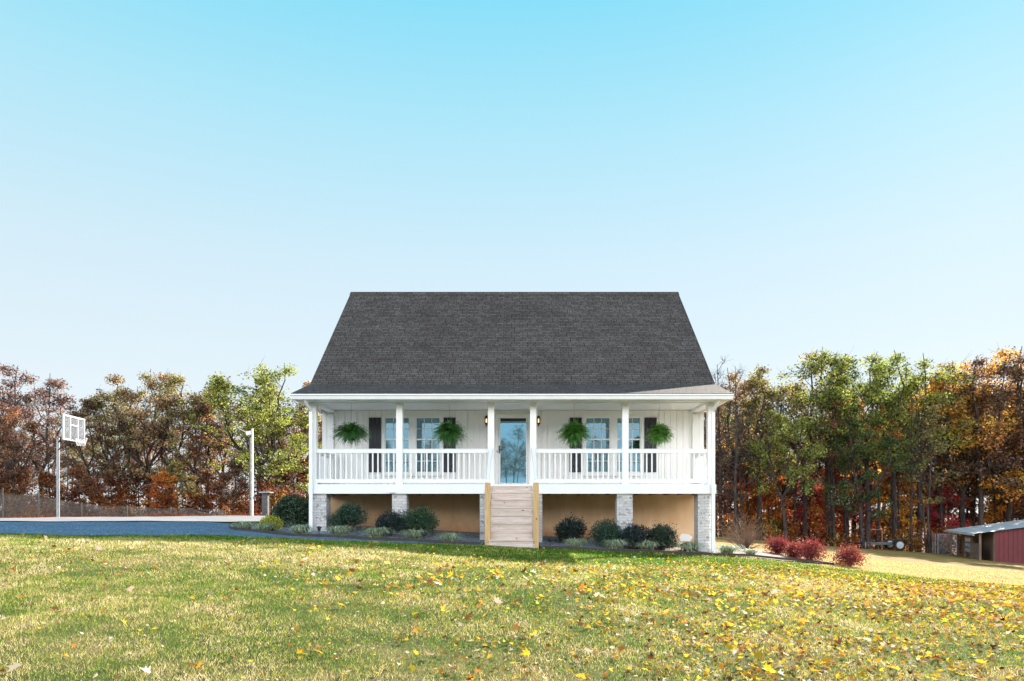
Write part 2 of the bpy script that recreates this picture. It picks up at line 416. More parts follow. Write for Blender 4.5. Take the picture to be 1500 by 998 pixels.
# field mask: 0 = lawn, 1 = dry tan field
def field_mask(x, y):
    # boundary runs from beside the red bushes to the right edge of the picture
    bx = np.array([4.5, 6.0, 8.3, 10, 12.5, 16, 30]); by = np.array([22.5, 20.8, 19.2, 18.6, 17.6, 17.0, 16.0])
    yb = np.interp(x, bx, by, left=60, right=16)
    return np.clip((y - yb)/1.2 + .5, 0, 1) * (x > 4)

def build_ground():
    idx = np.arange(NG*NG).reshape(NG, NG)
    a, b, c, d = idx[:-1, :-1].ravel(), idx[:-1, 1:].ravel(), idx[1:, 1:].ravel(), idx[1:, :-1].ravel()
    tri = np.concatenate([np.c_[a, b, c], np.c_[a, c, d]])
    me = bpy.data.meshes.new('ground')
    me.vertices.add(NG*NG); me.vertices.foreach_set('co', np.c_[_X.ravel(), _Y.ravel(), GZ.ravel()].astype(np.float32).ravel())
    me.loops.add(len(tri)*3); me.loops.foreach_set('vertex_index', tri.astype(np.int32).ravel())
    me.polygons.add(len(tri)); me.polygons.foreach_set('loop_start', np.arange(0, len(tri)*3, 3, dtype=np.int32))
    me.update(calc_edges=True); me.polygons.foreach_set('use_smooth', np.ones(len(tri), bool))
    fa = me.attributes.new('field', 'FLOAT', 'POINT'); fa.data.foreach_set('value', field_mask(_X, _Y).astype(np.float32).ravel())
    wood = ((_Y > 41.5) & (_X < 8)) | ((_Y > 50 - .0*_X) & (_X >= 8)) | (_Y < -30)
    wa = me.attributes.new('wood', 'FLOAT', 'POINT'); wa.data.foreach_set('value', wood.astype(np.float32).ravel())
    m, nt, out = new_mat('ground_turf')
    big = noise(nt, .35, 4); mid = noise(nt, 1.6, 5); fine = noise(nt, 22, 5, rough=.7); vf = noise(nt, 70, 3, rough=.8)
    k = mth(nt, 'ADD', mth(nt, 'MULTIPLY', mid, .6), mth(nt, 'MULTIPLY', big, .4))
    lawn = ramp(nt, k, [(.38, (.05, .075, .02)), (.5, (.10, .10, .04)), (.62, (.18, .14, .075))])
    lawn = mixc(nt, .8, lawn, ramp(nt, fine, [(.3, (.45, .5, .4)), (.7, (1.5, 1.45, 1.4))]), 'MULTIPLY')
    fld = ramp(nt, mth(nt, 'ADD', mth(nt, 'MULTIPLY', big, .5), mth(nt, 'MULTIPLY', mid, .5)), [(.36, (.25, .15, .045)), (.5, (.34, .205, .062)), (.64, (.40, .265, .095))])
    fld = mixc(nt, .6, fld, ramp(nt, fine, [(.3, (.6, .6, .6)), (.7, (1.3, 1.3, 1.3))]), 'MULTIPLY')
    f1 = N(nt, 'ShaderNodeAttribute'); f1.attribute_name = 'field'; f2 = N(nt, 'ShaderNodeAttribute'); f2.attribute_name = 'wood'
    c = mixc(nt, f1.outputs['Fac'], lawn, fld)
    wd = ramp(nt, fine, [(.3, (.05, .03, .02)), (.6, (.22, .11, .05)), (.8, (.40, .22, .09))])
    c = mixc(nt, f2.outputs['Fac'], c, wd)
    princ(nt, out, c, .95, bump(nt, vf, .8, .03), spec=.1)
    me.materials.append(m)
    o = bpy.data.objects.new('ground', me); COL.objects.link(o); struct(o); o['label'] = 'sloping lawn and dry field ground'
build_ground()

def sheet(name, rows, lift, mat, thick=None):
    """drape a strip of quads between two polylines (front, back) over the terrain; rows: list of (x0,y0,x1,y1) columns"""
    n = len(rows); m = max(3, int(max(math.hypot(r[2]-r[0], r[3]-r[1]) for r in rows)/.22))
    m = min(m, 90); v = []
    dens = []
    for i in range(n-1):
        a, b = np.array(rows[i], float), np.array(rows[i+1], float)
        k = max(1, int(max(np.hypot(*(b-a)[:2]), np.hypot(*(b-a)[2:]))/.22))
        for j in range(k): dens.append(a + (b-a)*j/k)
    dens.append(np.array(rows[-1], float)); dens = np.array(dens)
    t = np.linspace(0, 1, m+1)
    X = dens[:, 0:1]*(1-t) + dens[:, 2:3]*t; Y = dens[:, 1:2]*(1-t) + dens[:, 3:4]*t
    Z = gz(X.ravel(), Y.ravel()).reshape(X.shape) + lift
    mb = MB(); w = m+1
    fs = [(i*w+j, (i+1)*w+j, (i+1)*w+j+1, i*w+j+1) for i in range(len(dens)-1) for j in range(m)]
    mb.add(np.c_[X.ravel(), Y.ravel(), Z.ravel()], fs)
    return mb.build(name, mat, smooth=True)

def mat_gravel(name, stops, sc=38):
    m, nt, out = new_mat(name)
    tc = N(nt, 'ShaderNodeTexCoord'); v = N(nt, 'ShaderNodeTexVoronoi'); v.inputs['Scale'].default_value = sc
    nt.links.new(tc.outputs['Object'], v.inputs['Vector'])
    sp = N(nt, 'ShaderNodeSeparateColor'); nt.links.new(v.outputs['Color'], sp.inputs[0])
    c = ramp(nt, sp.outputs[0], stops)
    big = noise(nt, 1.0, 4)
    c = mixc(nt, .6, c, ramp(nt, big, [(.3, (.7, .7, .7)), (.7, (1.2, 1.2, 1.2))]), 'MULTIPLY')
    princ(nt, out, c, .8, bump(nt, v.outputs['Distance'], -1.0, .03)); return m
M['gravel'] = mat_gravel('blue_grey_gravel', [(0, (.012, .05, .10)), (.5, (.035, .115, .20)), (.85, (.09, .20, .31)), (1, (.40, .50, .58))])
M['pebbles'] = mat_gravel('pale_pebbles', [(0, (.05, .06, .08)), (.5, (.15, .18, .21)), (1, (.42, .44, .46))], 30)

def P(px, D): return (PX(px, D), D)
# driveway of bluish gravel: front edge along the lawn, back edge at the concrete
fr = [(-34, 13.6), (-22, 14.2), P(-150, 13.9), P(0, 14.0), P(100, 14.3), P(200, 14.8), P(300, 15.5), P(380, 16.3), P(450, 17.1), P(520, 17.6), P(620, 17.85), P(712, 18.0)]
bk = [(-34, 18.6), (-22, 18.6), P(-150, 18.6), P(0, 18.8), P(100, 20.0), P(200, 21.5), P(300, 23.6), P(350, 20.5), P(415, 18.28), P(500, 18.35), P(600, 18.3), P(712, 18.35)]
struct(sheet('driveway', [(*a, *b) for a, b in zip(fr, bk)], .012, M['gravel']))
fr = [(-34, 18.3), (-22, 18.3), P(-150, 18.3), P(0, 18.4), P(100, 19.5), P(200, 20.9), P(300, 22.6), P(400, 24.6)]
bk = [(-34, 30.4), (-22, 30.4), (-26, 30.4), P(0, 30.4), P(100, 30.4), P(200, 30.4), P(300, 30.4), P(392, 30.4)]
struct(sheet('concrete_pad', [(*a, *b) for a, b in zip(fr, bk)], .035, M['concrete']))
# planting bed left and right of the steps
fl = [P(338, 19.4), P(345, 18.6), P(370, 18.4), P(420, 18.35), P(520, 18.4), P(620, 18.3), P(706, 18.3)]
bl = [(-7.9, 20.6), (-7.6, 22.5), (-7.2, 23.5), (-6.3, 24), (-4.5, 22.6), (-2.2, 22.0), (-.85, 21.8)]
struct(sheet('planting_bed', [(*a, *b) for a, b in zip(fl, bl)], .024, M['pebbles']))
fr_ = [P(794, 18.25), P(850, 18.35), P(920, 18.5), P(1000, 18.9), P(1060, 19.4), P(1130, 19.9), P(1205, 20.4)]
br_ = [(.32, 21.8), (1.6, 22.0), (3.2, 22.3), (5.0, 23), (6.2, 23.4), (7.6, 23.2), (9.0, 21.6)]
struct(sheet('planting_bed', [(*a, *b) for a, b in zip(fr_, br_)][:3], .024, M['pebbles']))
struct(sheet('planting_bed', [(*a, *b) for a, b in zip(fr_, br_)][2:], .026, M['mulch']))
# strip of soil under the porch and steps
struct(sheet('planting_bed', [(-.86, 18.0, -.86, 21.9), (.33, 18.0, .33, 21.9)], .02, M['pebbles']))

def edging(pts, label, lift=0.0):
    pts = np.array(pts, float); mb = MB(); fine = []
    for a, b in zip(pts[:-1], pts[1:]):
        k = max(1, int(np.hypot(*(b-a))/.3))
        fine += [a + (b-a)*i/k for i in range(k)]
    fine.append(pts[-1]); fine = np.array(fine)
    z = gz(fine[:, 0], fine[:, 1])
    d = np.gradient(fine, axis=0); d /= np.linalg.norm(d, axis=1)[:, None]; nrm = np.c_[-d[:, 1], d[:, 0]]*.05
    v = []
    for p, n_, zz in zip(fine, nrm, z):
        v += [(p[0]-n_[0], p[1]-n_[1], zz-.08), (p[0]-n_[0], p[1]-n_[1], zz+.075), (p[0]+n_[0], p[1]+n_[1], zz+.075), (p[0]+n_[0], p[1]+n_[1], zz-.08)]
    k = len(fine)
    fs = [(i*4+j, i*4+(j+1) % 4, (i+1)*4+(j+1) % 4, (i+1)*4+j) for i in range(k-1) for j in range(4)] + [(3, 2, 1, 0), tuple((k-1)*4+j for j in range(4))]
    mb.add(v, fs)
    o = mb.build('garden_edging', M['gravel_edge']); tag(o, label, 'edging'); return o
edging(fl[:-1] + [P(704, 18.28)], 'dark timber edging of the pebble bed left of the wooden steps')
edging([P(796, 18.25)] + fr_[1:5], 'dark timber edging along the bed right of the wooden steps')
edging([P(1068, 19.6), P(1130, 20.2), P(1200, 20.6), P(1222, 20.4)], 'low grey timber edging in front of the bare shrub and red shrubs')

# ------------------------------------------------------------------ grass
def pnoise(x, y, s, seed):
    """cheap smooth value noise, 0..1"""
    r = np.random.default_rng(seed); T = r.random((64, 64))
    u = (x*s) % 64; v = (y*s) % 64; i = u.astype(int) % 64; j = v.astype(int) % 64; fu = u - np.floor(u); fv = v - np.floor(v)
    fu = fu*fu*(3-2*fu); fv = fv*fv*(3-2*fv); i2 = (i+1) % 64; j2 = (j+1) % 64
    return (T[j, i]*(1-fu)+T[j, i2]*fu)*(1-fv) + (T[j2, i]*(1-fu)+T[j2, i2]*fu)*fv

from_poly = []
def in_bare(x, y):
    """true on gravel, concrete and beds (no grass)"""
    f = np.array([[-60, 13.6], *fr_front]); 
    return y > np.interp(x, f[:, 0], f[:, 1])
fr_front = [(-34, 13.6), (-22, 14.2), P(-150, 13.9), P(0, 14.0), P(100, 14.3), P(200, 14.8), P(300, 15.5), P(380, 16.3), P(450, 17.1), P(520, 17.6), P(620, 17.85), P(712, 18.0), P(794, 18.15), P(850, 18.28), P(920, 18.42), P(1000, 18.8), P(1060, 19.3), P(1130, 19.8), P(1210, 20.3), (8.9, 21), (9.3, 30), (60, 33)]
def grass():
    rng = np.random.default_rng(5); V = []; T = []
    for (y0, y1, dens, w, hh) in ((3.2, 6.0, 5200, .0042, .026), (6.0, 8.5, 4200, .0052, .028), (8.5, 11.5, 2300, .0072, .031), (11.5, 15, 1400, .010, .038), (15, 19, 800, .015, .046), (19, 23, 500, .020, .045), (23, 30, 220, .028, .045)):
        if y0 < 15: x0, x1 = -.80*y1 - .6, .80*y1 + .6
        elif y0 < 19: x0, x1 = -.80*y1, .80*y1
        else: x0, x1 = 4.5, .82*y1
        n = int((x1-x0)*(y1-y0)*dens); x = rng.uniform(x0, x1, n); y = rng.uniform(y0, y1, n)
        keep = (np.abs(x) < .80*y + .6) & ~in_bare(x + rng.normal(0, .05, n), y + rng.normal(0, .05, n))
        x, y = x[keep], y[keep]; n = len(x)
        fm = field_mask(x + rng.normal(0, .4, n), y + rng.normal(0, .3, n)) > .5
        p1 = pnoise(x, y, .45, 1); p2 = pnoise(x, y, 1.7, 2); p3 = pnoise(x, y, 6, 3)
        k = .24*p1 + .36*p2 + .40*p3
        k = (k-.5)*1.35 + .5 - .025
        # greener beside the house and far right; house shade tinted in as well
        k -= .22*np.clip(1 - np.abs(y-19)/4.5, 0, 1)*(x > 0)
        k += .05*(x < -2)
        band = np.clip((3.5 + rng.normal(0, .3, n) - np.abs(y-15.9))/1.2, 0, 1)*(x > -12); k -= .34*band  # blade colour darkened along the strip where the house shadow lies
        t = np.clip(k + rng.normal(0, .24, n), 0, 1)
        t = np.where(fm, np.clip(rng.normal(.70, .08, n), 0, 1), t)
        z = gz(x, y); ang = rng.uniform(0, pi, n); lean = rng.normal(0, .6, (n, 2))
        H = hh * rng.uniform(.4, 1.25, n) * (.75 + .5*p2); H = np.where(fm, H*.45, H)
        dx, dy = np.cos(ang)*w*.5, np.sin(ang)*w*.5
        a = np.c_[x-dx, y-dy, z-.003]; b = np.c_[x+dx, y+dy, z-.003]
        c = np.c_[x+lean[:, 0]*H, y+lean[:, 1]*H, z+H]
        V.append(np.stack([a, b, c], 1)); T.append(np.c_[t, rng.random(n)])
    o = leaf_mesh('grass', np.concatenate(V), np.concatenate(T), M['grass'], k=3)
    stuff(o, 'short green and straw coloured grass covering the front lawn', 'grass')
grass()

def litter():
    rng = np.random.default_rng(9)
    # outline of a lobed leaf, unit size
    ang = np.array([90, 62, 45, 20, 5, -25, -60, -90, -120, -155, 175, 160, 135, 118]) * pi/180
    rad = np.array([1, .5, .88, .42, .85, .38, .45, .30, .45, .38, .85, .42, .88, .5])
    base = np.c_[rad*np.cos(ang), rad*np.sin(ang)]; k = len(base)
    n = 620000
    y = 3.2 + (34-3.2)*rng.random(n)**1.15; x = rng.uniform(-.82, .82, n)*y
    px = VX + F*x/y
    dens = .045 + .78*np.clip((px-250)/950, 0, 1)**1.3
    dens *= .35 + 1.3*pnoise(x, y, .6, 21)*pnoise(x, y, 2.2, 22)*1.6
    dens *= np.where(y > 12.5, np.clip(1 - (12.5-y)/-9, .12, 1), 1)
    dens *= np.clip(y/13, .2, 1)
    dens = np.where(field_mask(x, y) > .5, dens*.14, dens)
    dens *= 1 - .8*np.clip((3.6-np.abs(y-15.9))/1.0, 0, 1)*np.clip((1100-px)/200, 0, 1)  # fewer bright leaves in that strip, so the house shade looks deeper
    keep = (rng.random(n) < dens*.34) & ~in_bare(x, y)
    x, y = x[keep], y[keep]; n = len(x)
    s = .013 + .032*rng.random(n)**1.4; rz = rng.uniform(0, 2*pi, n)
    s = np.where((rng.random(n) < .07) & (y < 11), s*1.8, s)
    far = y > 16; s = np.where(far, s*.8, s)*np.where(y < 8, .85, 1)
    tilt = rng.normal(0, .38, (n, 2)); curl = rng.uniform(-.2, 1.1, n)
    c, s_ = np.cos(rz)[:, None], np.sin(rz)[:, None]
    bx = base[None, :, 0]*(1+rng.normal(0, .1, (n, k))); by = base[None, :, 1]*(1+rng.normal(0, .1, (n, k)))
    X = (bx*c - by*s_)*s[:, None]; Y = (bx*s_ + by*c)*s[:, None]
    Zc = (np.abs(bx)**1.5)*curl[:, None]*s[:, None]*.7 + tilt[:, :1]*X + tilt[:, 1:]*Y
    V = np.stack([X + x[:, None], Y + y[:, None], Zc + (gz(x, y) + .022 + .35*s)[:, None]], 2)
    px = VX + F*x/y; t = rng.random(n)
    yellow = rng.random(n) < np.clip(.20 + .38*(px-300)/1000, .15, .48)
    t = np.where(yellow, rng.uniform(.38, .76, n), np.where(rng.random(n) < .62, rng.uniform(.02, .4, n), rng.uniform(.84, 1, n)))
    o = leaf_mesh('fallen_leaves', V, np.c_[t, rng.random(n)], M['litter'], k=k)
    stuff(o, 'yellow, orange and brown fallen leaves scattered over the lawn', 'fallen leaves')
litter()
# ------------------------------------------------------------------ house
XC = -.28                        # middle of the house
WX0, WX1 = XC-5.8, XC+5.8        # outer faces of the side walls
WY, WB = 21.8, 30.4              # front and rear wall planes
FL = .858                        # porch floor level
CEIL = 3.20
def part(mb, name, mat, parent, **kw): return mb.build(name, mat, parent, **kw)
house = empty('house', (0, 0, 0))
tag(house, 'white cottage with steep grey shingle roof and full width porch on brick piers', 'house')

def wx(px): return PX(px, WY)
def wz(py): return PZ(py, WY)
# openings of the front wall
WT, WBt = wz(611), wz(693)
casL = (wx(560), wx(649.3)); casR = (wx(853.6), wx(943))
dX = (wx(726.3), wx(776.9)); dT = wz(608.5)
# front wall: vertical boards with real grooves, cut round the openings
def board_wall(name, x0, x1, y, z0, z1, openings, pitch=.187, gap=.011, thick=.022, face=-1):
    mb = MB(); k = int(math.ceil((x1-x0)/pitch))
    for i in range(k):
        a = x0 + i*pitch + gap/2; b = min(x0 + (i+1)*pitch - gap/2, x1)
        segs = [(a, b, z0, z1)]
        for (ox0, ox1, oz0, oz1) in openings:
            nx = []
            for (sa, sb, sz0, sz1) in segs:
                if sb <= ox0 or sa >= ox1 or sz1 <= oz0 or sz0 >= oz1: nx.append((sa, sb, sz0, sz1)); continue
                if sa < ox0: nx.append((sa, ox0, sz0, sz1))
                if sb > ox1: nx.append((ox1, sb, sz0, sz1))
                m0, m1 = max(sa, ox0), min(sb, ox1)
                if sz0 < oz0: nx.append((m0, m1, sz0, oz0))
                if sz1 > oz1: nx.append((m0, m1, oz1, sz1))
            segs = nx
        for (sa, sb, sz0, sz1) in segs: mb.box(sa, sb, y, y+thick, sz0, sz1)
    return mb
ops = [(casL[0]+.03, casL[1]-.03, WBt-.03, WT+.03), (casR[0]+.03, casR[1]-.03, WBt-.03, WT+.03), (dX[0]+.03, dX[1]-.03, FL-.2, dT-.03)]
mb = board_wall('w', WX0+.12, WX1-.12, WY, FL-.06, CEIL-.02, ops)
# backing sheet with the same openings
xs = sorted({WX0+.03, WX1-.03, *[o[0] for o in ops], *[o[1] for o in ops]})
for a, b in zip(xs[:-1], xs[1:]):
    op = [o for o in ops if a >= o[0]-1e-6 and b <= o[1]+1e-6]
    if not op: mb.box(a, b, WY+.024, WY+.14, FL-.06, CEIL+.1)
    else:
        o = op[0]
        if o[2] > FL-.06: mb.box(a, b, WY+.024, WY+.14, FL-.06, o[2])
        mb.box(a, b, WY+.024, WY+.14, o[3], CEIL+.1)
part(mb, 'front_wall', M['siding'], house)
# corner boards and frieze
mb = MB()
for s in (0, 1):
    xa = WX0 if s == 0 else WX1-.13
    mb.box(xa, xa+.13, WY-.012, WY+.12, FL-.3, CEIL-.02)
mb.box(WX0+.131, WX1-.131, WY-.014, WY+.02, wz(601.5), CEIL-.02)
part(mb, 'wall_trim', M['white'], house)
# side and rear walls with gables
for side, xa, xb in (('l', WX0, WX0+.14), ('r', WX1-.14, WX1)):
    mb = MB()
    mb.prism([(WY+.145, -.9), (WB, -.9), (WB, 3.88), (26.1, 7.85), (WY+.145, 4.42)], 0, xa+.02, xb-.02)
    x_out = xa if side == 'l' else xb-.02
    y = WY+.15
    while y < WB-.19:
        h = 3.9 + (7.9-3.9)*(1-abs(y+.09-26.1)/5.03) - .25
        mb.box(x_out, x_out+.02, y, y+.176, FL-.25, h); y += .187
    part(mb, 'side_wall', M['siding'], house)
mb = MB(); mb.box(WX0+.15, WX1-.15, WB-.14, WB, -.9, 3.95); part(mb, 'rear_wall', M['siding'], house)
# foundation
mb = MB(); mb.box(WX0+.02, WX1-.02, WY+.03, WY+.2, -1.7, FL-.07)
part(mb, 'foundation_wall', M['foundation'], house)

# ---- windows
def window(x0, x1, z0, z1, y=WY):
    """a double-hung window inside its casing opening"""
    fr = MB(); w = .035
    fr.box(x0, x0+w, y+.0, y+.09, z0, z1); fr.box(x1-w, x1, y, y+.09, z0, z1)
    fr.box(x0+w, x1-w, y, y+.09, z1-w, z1); fr.box(x0+w, x1-w, y, y+.09, z0, z0+w)
    f = part(fr, 'window', M['white'], house)
    a, b, c, d = x0+w+.001, x1-w-.001, z0+w+.001, z1-w-.001
    mid = c + (d-c)*.605
    g = MB(); g.box(a, b, y+.055, y+.060, c, mid); part(g, 'lower_pane', M['glass'], f)
    g = MB(); g.box(a, b, y+.040, y+.045, mid+.001, d); part(g, 'upper_pane', M['glass'], f)
    m = MB(); t = .0095
    m.box(a, b, y+.018, y+.037, mid-.02, mid+.022)
    for k in (1, 2):
        xx = a + (b-a)*k/3; m.box(xx-t, xx+t, y+.022, y+.036, mid+.0225, d); m.box(xx-t, xx+t, y+.036, y+.052, c, mid-.021)
    zz = (mid+d)/2; m.box(a, b, y+.020, y+.0355, zz-t, zz+t)
    for k in (1, 2):
        zz = c + (mid-c)*k/3; m.box(a, b, y+.034, y+.0515, zz-t, zz+t)
    part(m, 'muntins', M['white'], f)
    return f
def interior(x0, x1):
    # valance, curtain panels and a table edge inside the room
    v = MB(); v.box(x0-.05, x1+.05, WY+.22, WY+.25, WT-.21, WT+.05); part(v, 'valance', M['valance'], house)
    for (a, b) in ((x0, x0+.30), (x1-.34, x1-.02)):
        c = MB(); n = 9
        pts = [(a+(b-a)*i/n, WY+.30+.025*(i % 2)) for i in range(n+1)]
        vs = [(p[0], p[1], WBt-.1) for p in pts] + [(p[0], p[1], WT-.12) for p in pts]
        c.add(vs, [(i, i+1, i+n+2, i+n+1) for i in range(n)]); part(c, 'curtain', M['curtain'], house)
for cas, w1, w2 in ((casL, (wx(563), wx(600.3)), (wx(608.4), wx(645.3))), (casR, (wx(857.2), wx(894.3)), (wx(902.7), wx(939.2)))):
    c = MB(); t0 = wz(608.8); b0 = wz(696)
    c.box(cas[0], w1[0], WY-.02, WY+.1, b0, t0); c.box(w2[1], cas[1], WY-.02, WY+.1, b0, t0)
    c.box(w1[1], w2[0], WY-.02, WY+.1, b0, t0)
    for w in (w1, w2):
        c.box(w[0], w[1], WY-.02, WY+.1, WT, t0); c.box(w[0], w[1], WY-.02, WY+.1, b0, WBt)
    c.box(cas[0]-.02, cas[1]+.02, WY-.05, WY-.021, b0-.03, b0+.02)
    part(c, 'window_casing', M['white'], house)
    for w in (w1, w2): window(w[0], w[1], WBt, WT)
    interior(cas[0], cas[1])
# shutters: three boards with top and bottom battens
for a, b in ((540.4, 558.4), (649.7, 667.7), (834.2, 852.3), (943.7, 962)):
    m = MB(); xa, xb = wx(a), wx(b); za, zb = wz(692), wz(612); n = 3; w = (xb-xa)/n
    for i in range(n): m.box(xa+i*w+.004, xa+(i+1)*w-.004, WY-.03, WY-.004, za, zb)
    for z in (za+.13, zb-.30): m.box(xa+.005, xb-.005, WY-.046, WY-.031, z, z+.10)
    part(m, 'shutter', M['shutter'], house)

# dim rooms behind the glass
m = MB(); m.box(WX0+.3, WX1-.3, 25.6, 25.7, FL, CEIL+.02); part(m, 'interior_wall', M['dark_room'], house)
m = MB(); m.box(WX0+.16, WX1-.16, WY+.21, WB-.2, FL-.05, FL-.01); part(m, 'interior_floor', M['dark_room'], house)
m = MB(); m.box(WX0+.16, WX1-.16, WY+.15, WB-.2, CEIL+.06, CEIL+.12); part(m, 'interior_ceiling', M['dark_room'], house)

# ---- entrance
m = MB()
m.box(dX[0], wx(729.9), WY-.025, WY+.14, FL, dT); m.box(wx(773.4), dX[1], WY-.025, WY+.14, FL, dT)
m.box(wx(729.9), wx(773.4), WY-.025, WY+.14, dT-.085, dT); m.box(dX[0]-.02, dX[1]+.02, WY-.04, WY-.026, dT-.005, dT+.035)
part(m, 'door_casing', M['white'], house)
xa, xb = wx(730.2), wx(773.1); gx0, gx1, gz0, gz1 = wx(732.9), wx(770.5), wz(707.6), wz(613)
m = MB(); m.box(xa, gx0, WY-.005, WY+.03, FL+.01, dT-.09); m.box(gx1, xb, WY-.005, WY+.03, FL+.01, dT-.09)
m.box(gx0, gx1, WY-.005, WY+.03, gz1, dT-.09); m.box(gx0, gx1, WY-.005, WY+.03, FL+.01, gz0)
sd = part(m, 'storm_door', M['white'], house)
g = MB(); g.box(gx0, gx1, WY+.010, WY+.016, gz0, gz1-.09); part(g, 'glass_panel', M['door_glass'], sd)
g = MB(); g.box(gx0, gx1, WY+.004, WY+.022, gz1-.089, gz1-.001); part(g, 'screen_cassette', M['black'], sd)
hx = wx(731.6); hz = wz(659)
g = MB(); g.box(hx-.02, hx+.02, WY-.018, WY-.006, hz-.11, hz+.12); g.tube([(hx, WY-.02, hz), (hx, WY-.06, hz)], .012); g.tube([(hx, WY-.06, hz), (hx+.05, WY-.065, hz+.004), (hx+.11, WY-.06, hz)], [.012, .011, .009])
g.box(hx-.075, hx-.055, WY-.030, WY-.005, hz-.09, hz-.02)
part(g, 'handle', M['black'], sd)
m = MB(); m.box(wx(730.2), wx(773.1), WY+.10, WY+.145, FL, dT-.09); 
for (pz0, pz1) in ((.25, .85), (1.0, 1.75)):
    for (q0, q1) in ((.12, .40), (.50, .78)): m.box(xa+q0, xa+q1, WY+.092, WY+.099, FL+pz0, FL+pz1)
part(m, 'entry_door', M['door_blue'], house)
m = MB(); m.box(dX[0], dX[1], WY-.10, WY+.1, FL+.001, FL+.02); part(m, 'threshold', M['galv'], house)

# ---- porch lanterns, lit
for px in (712.9, 788.9):
    x, z, y = wx(px), wz(617), WY-.10
    m = MB(); m.lathe((x, WY-.012, z+.02), [(.0, -.06), (.05, -.06), (.05, .06), (.0, .06)], 12)
    m.tube([(x, WY-.015, z+.10), (x, WY-.06, z+.16), (x, y, z+.15)], .009)
    m.lathe((x, y, z), [(.012, .155), (.03, .14), (.055, .10), (.062, .088), (.05, .088)], 12)
    m.lathe((x, y, z), [(.05, -.07), (.056, -.075), (.045, -.105), (.018, -.13), (.012, -.17), (.004, -.18)], 12)
    for k in range(4):
        t = k*pi/2 + .4; m.tube([(x+.047*cos(t), y+.047*sin(t), z-.072), (x+.05*cos(t), y+.05*sin(t), z+.09)], .005, 6)
    l = part(m, 'wall_lantern', M['black'], house)
    m = MB(); m.lathe((x, y, z), [(.020, -.066), (.026, -.03), (.026, .03), (.016, .06)], 12); part(m, 'lit_globe', M['bulb'], l, smooth=True)

# ---- porch floor, deck band, piers
DX0, DX1, DY = PX(451.5, 19.8), PX(1049.3, 19.8), 19.8
m = MB(); y = DY+.045
while y < WY-.01: m.box(DX0+.05, DX1-.05, y, min(y+.135, WY-.014), FL-.035, FL); y += .14
part(m, 'porch_floor', M['white'], house)
m = MB(); zb = PZ(723.4, DY)
m.box(DX0, DX1, DY, DY+.04, zb, FL-.005); m.box(DX0, DX0+.04, DY+.041, WY-.02, zb, FL-.038); m.box(DX1-.04, DX1, DY+.041, WY-.02, zb, FL-.038)
part(m, 'deck_band', M['white'], house)
m = MB(); m.box(DX0+.05, DX1-.05, DY+.05, WY-.02, zb+.10, zb+.13)
for i in range(26): 
    x = DX0+.2+i*(DX1-DX0-.4)/25; m.box(x-.02, x+.02, DY+.06, WY-.03, zb+.01, FL-.04)
part(m, 'floor_joists', M['barnwood'], house)
for (a, b, d) in ((455, 478, .45), (574.3, 595.6, .45), (702.8, 724, .45), (771.8, 794.3, .45), (903.8, 926.8, .45), (1022.5, 1044, .45)):
    m = MB(); x0, x1 = PX(a, 19.86), PX(b, 19.86)
    m.box(x0, x1, 19.86, 19.86+d, -1.7, zb-.002); part(m, 'brick_pier', M['brick'], house)
# small black utility light bracket under the band
m = MB(); m.box(PX(570, 19.78), PX(578, 19.78), 19.74, 19.797, PZ(722, 19.8), PZ(719.6, 19.8)); part(m, 'outlet_cover', M['gutter'], house)

# ---- porch posts
POSTX = [PX(p, 19.95) for p in (460.0, 585.6, 719.5, 781.0, 915.6, 1040.5)]
BEAMZ = PZ(590.5, 19.9)
def post(x, y):
    m = MB(); w = .088
    m.box(x-w, x+w, y-w, y+w, FL+.1205, BEAMZ-.0605)
    m.box(x-w-.014, x+w+.014, y-w-.014, y+w+.014, FL+.001, FL+.12); m.box(x-w-.014, x+w+.014, y-w-.014, y+w+.014, BEAMZ-.06, BEAMZ-.001)
    return part(m, 'porch_post', M['white'], house, bevel=.004)
for x in POSTX: post(x, 19.95)
for x in (WX0+.30, WX1-.30):
    m = MB(); m.box(x-.06, x+.06, WY-.07, WY-.016, FL+.001, CEIL-.14); part(m, 'wall_post', M['white'], house)

# ---- railings
TR0, TR1 = PZ(663.9, 19.95), PZ(659.0, 19.95); BR0, BR1 = PZ(707.4, 19.95), PZ(702.3, 19.95)
def railing(p0, p1, count):
    p0 = np.array(p0, float); p1 = np.array(p1, float); alongx = abs(p1[0]-p0[0]) > abs(p1[1]-p0[1])
    m = MB()
    for (z0, z1, w) in ((TR0, TR1, .042), (BR0, BR1, .036)):
        if alongx: m.box(p0[0], p1[0], p0[1]-w, p0[1]+w, z0, z1)
        else: m.box(p0[0]-w, p0[0]+w, p0[1], p1[1], z0, z1)
    m.box(*(sorted((p0[0], p1[0])) if alongx else (p0[0]-.05, p0[0]+.05)), *((p0[1]-.05, p0[1]+.05) if alongx else sorted((p0[1], p1[1]))), TR1+.0005, TR1+.022)
    r = part(m, 'railing', M['white'], house)
    for i in range(count):
        c = p0 + (p1-p0)*(i+.5)/count; b = MB(); w = .019
        b.box(c[0]-w, c[0]+w, c[1]-w, c[1]+w, BR1+.0005, TR0-.0005); part(b, 'baluster', M['white'], r)
hw = .089
railing((POSTX[0]+hw, 19.95), (POSTX[1]-hw, 19.95), 15)
railing((POSTX[1]+hw, 19.95), (POSTX[2]-hw, 19.95), 16)
railing((POSTX[3]+hw, 19.95), (POSTX[4]-hw, 19.95), 16)
railing((POSTX[4]+hw, 19.95), (POSTX[5]-hw, 19.95), 15)
railing((POSTX[0]+.02, 19.95+hw), (POSTX[0]+.02, WY-.075), 11)
railing((POSTX[5]-.02, 19.95+hw), (POSTX[5]-.02, WY-.075), 11)

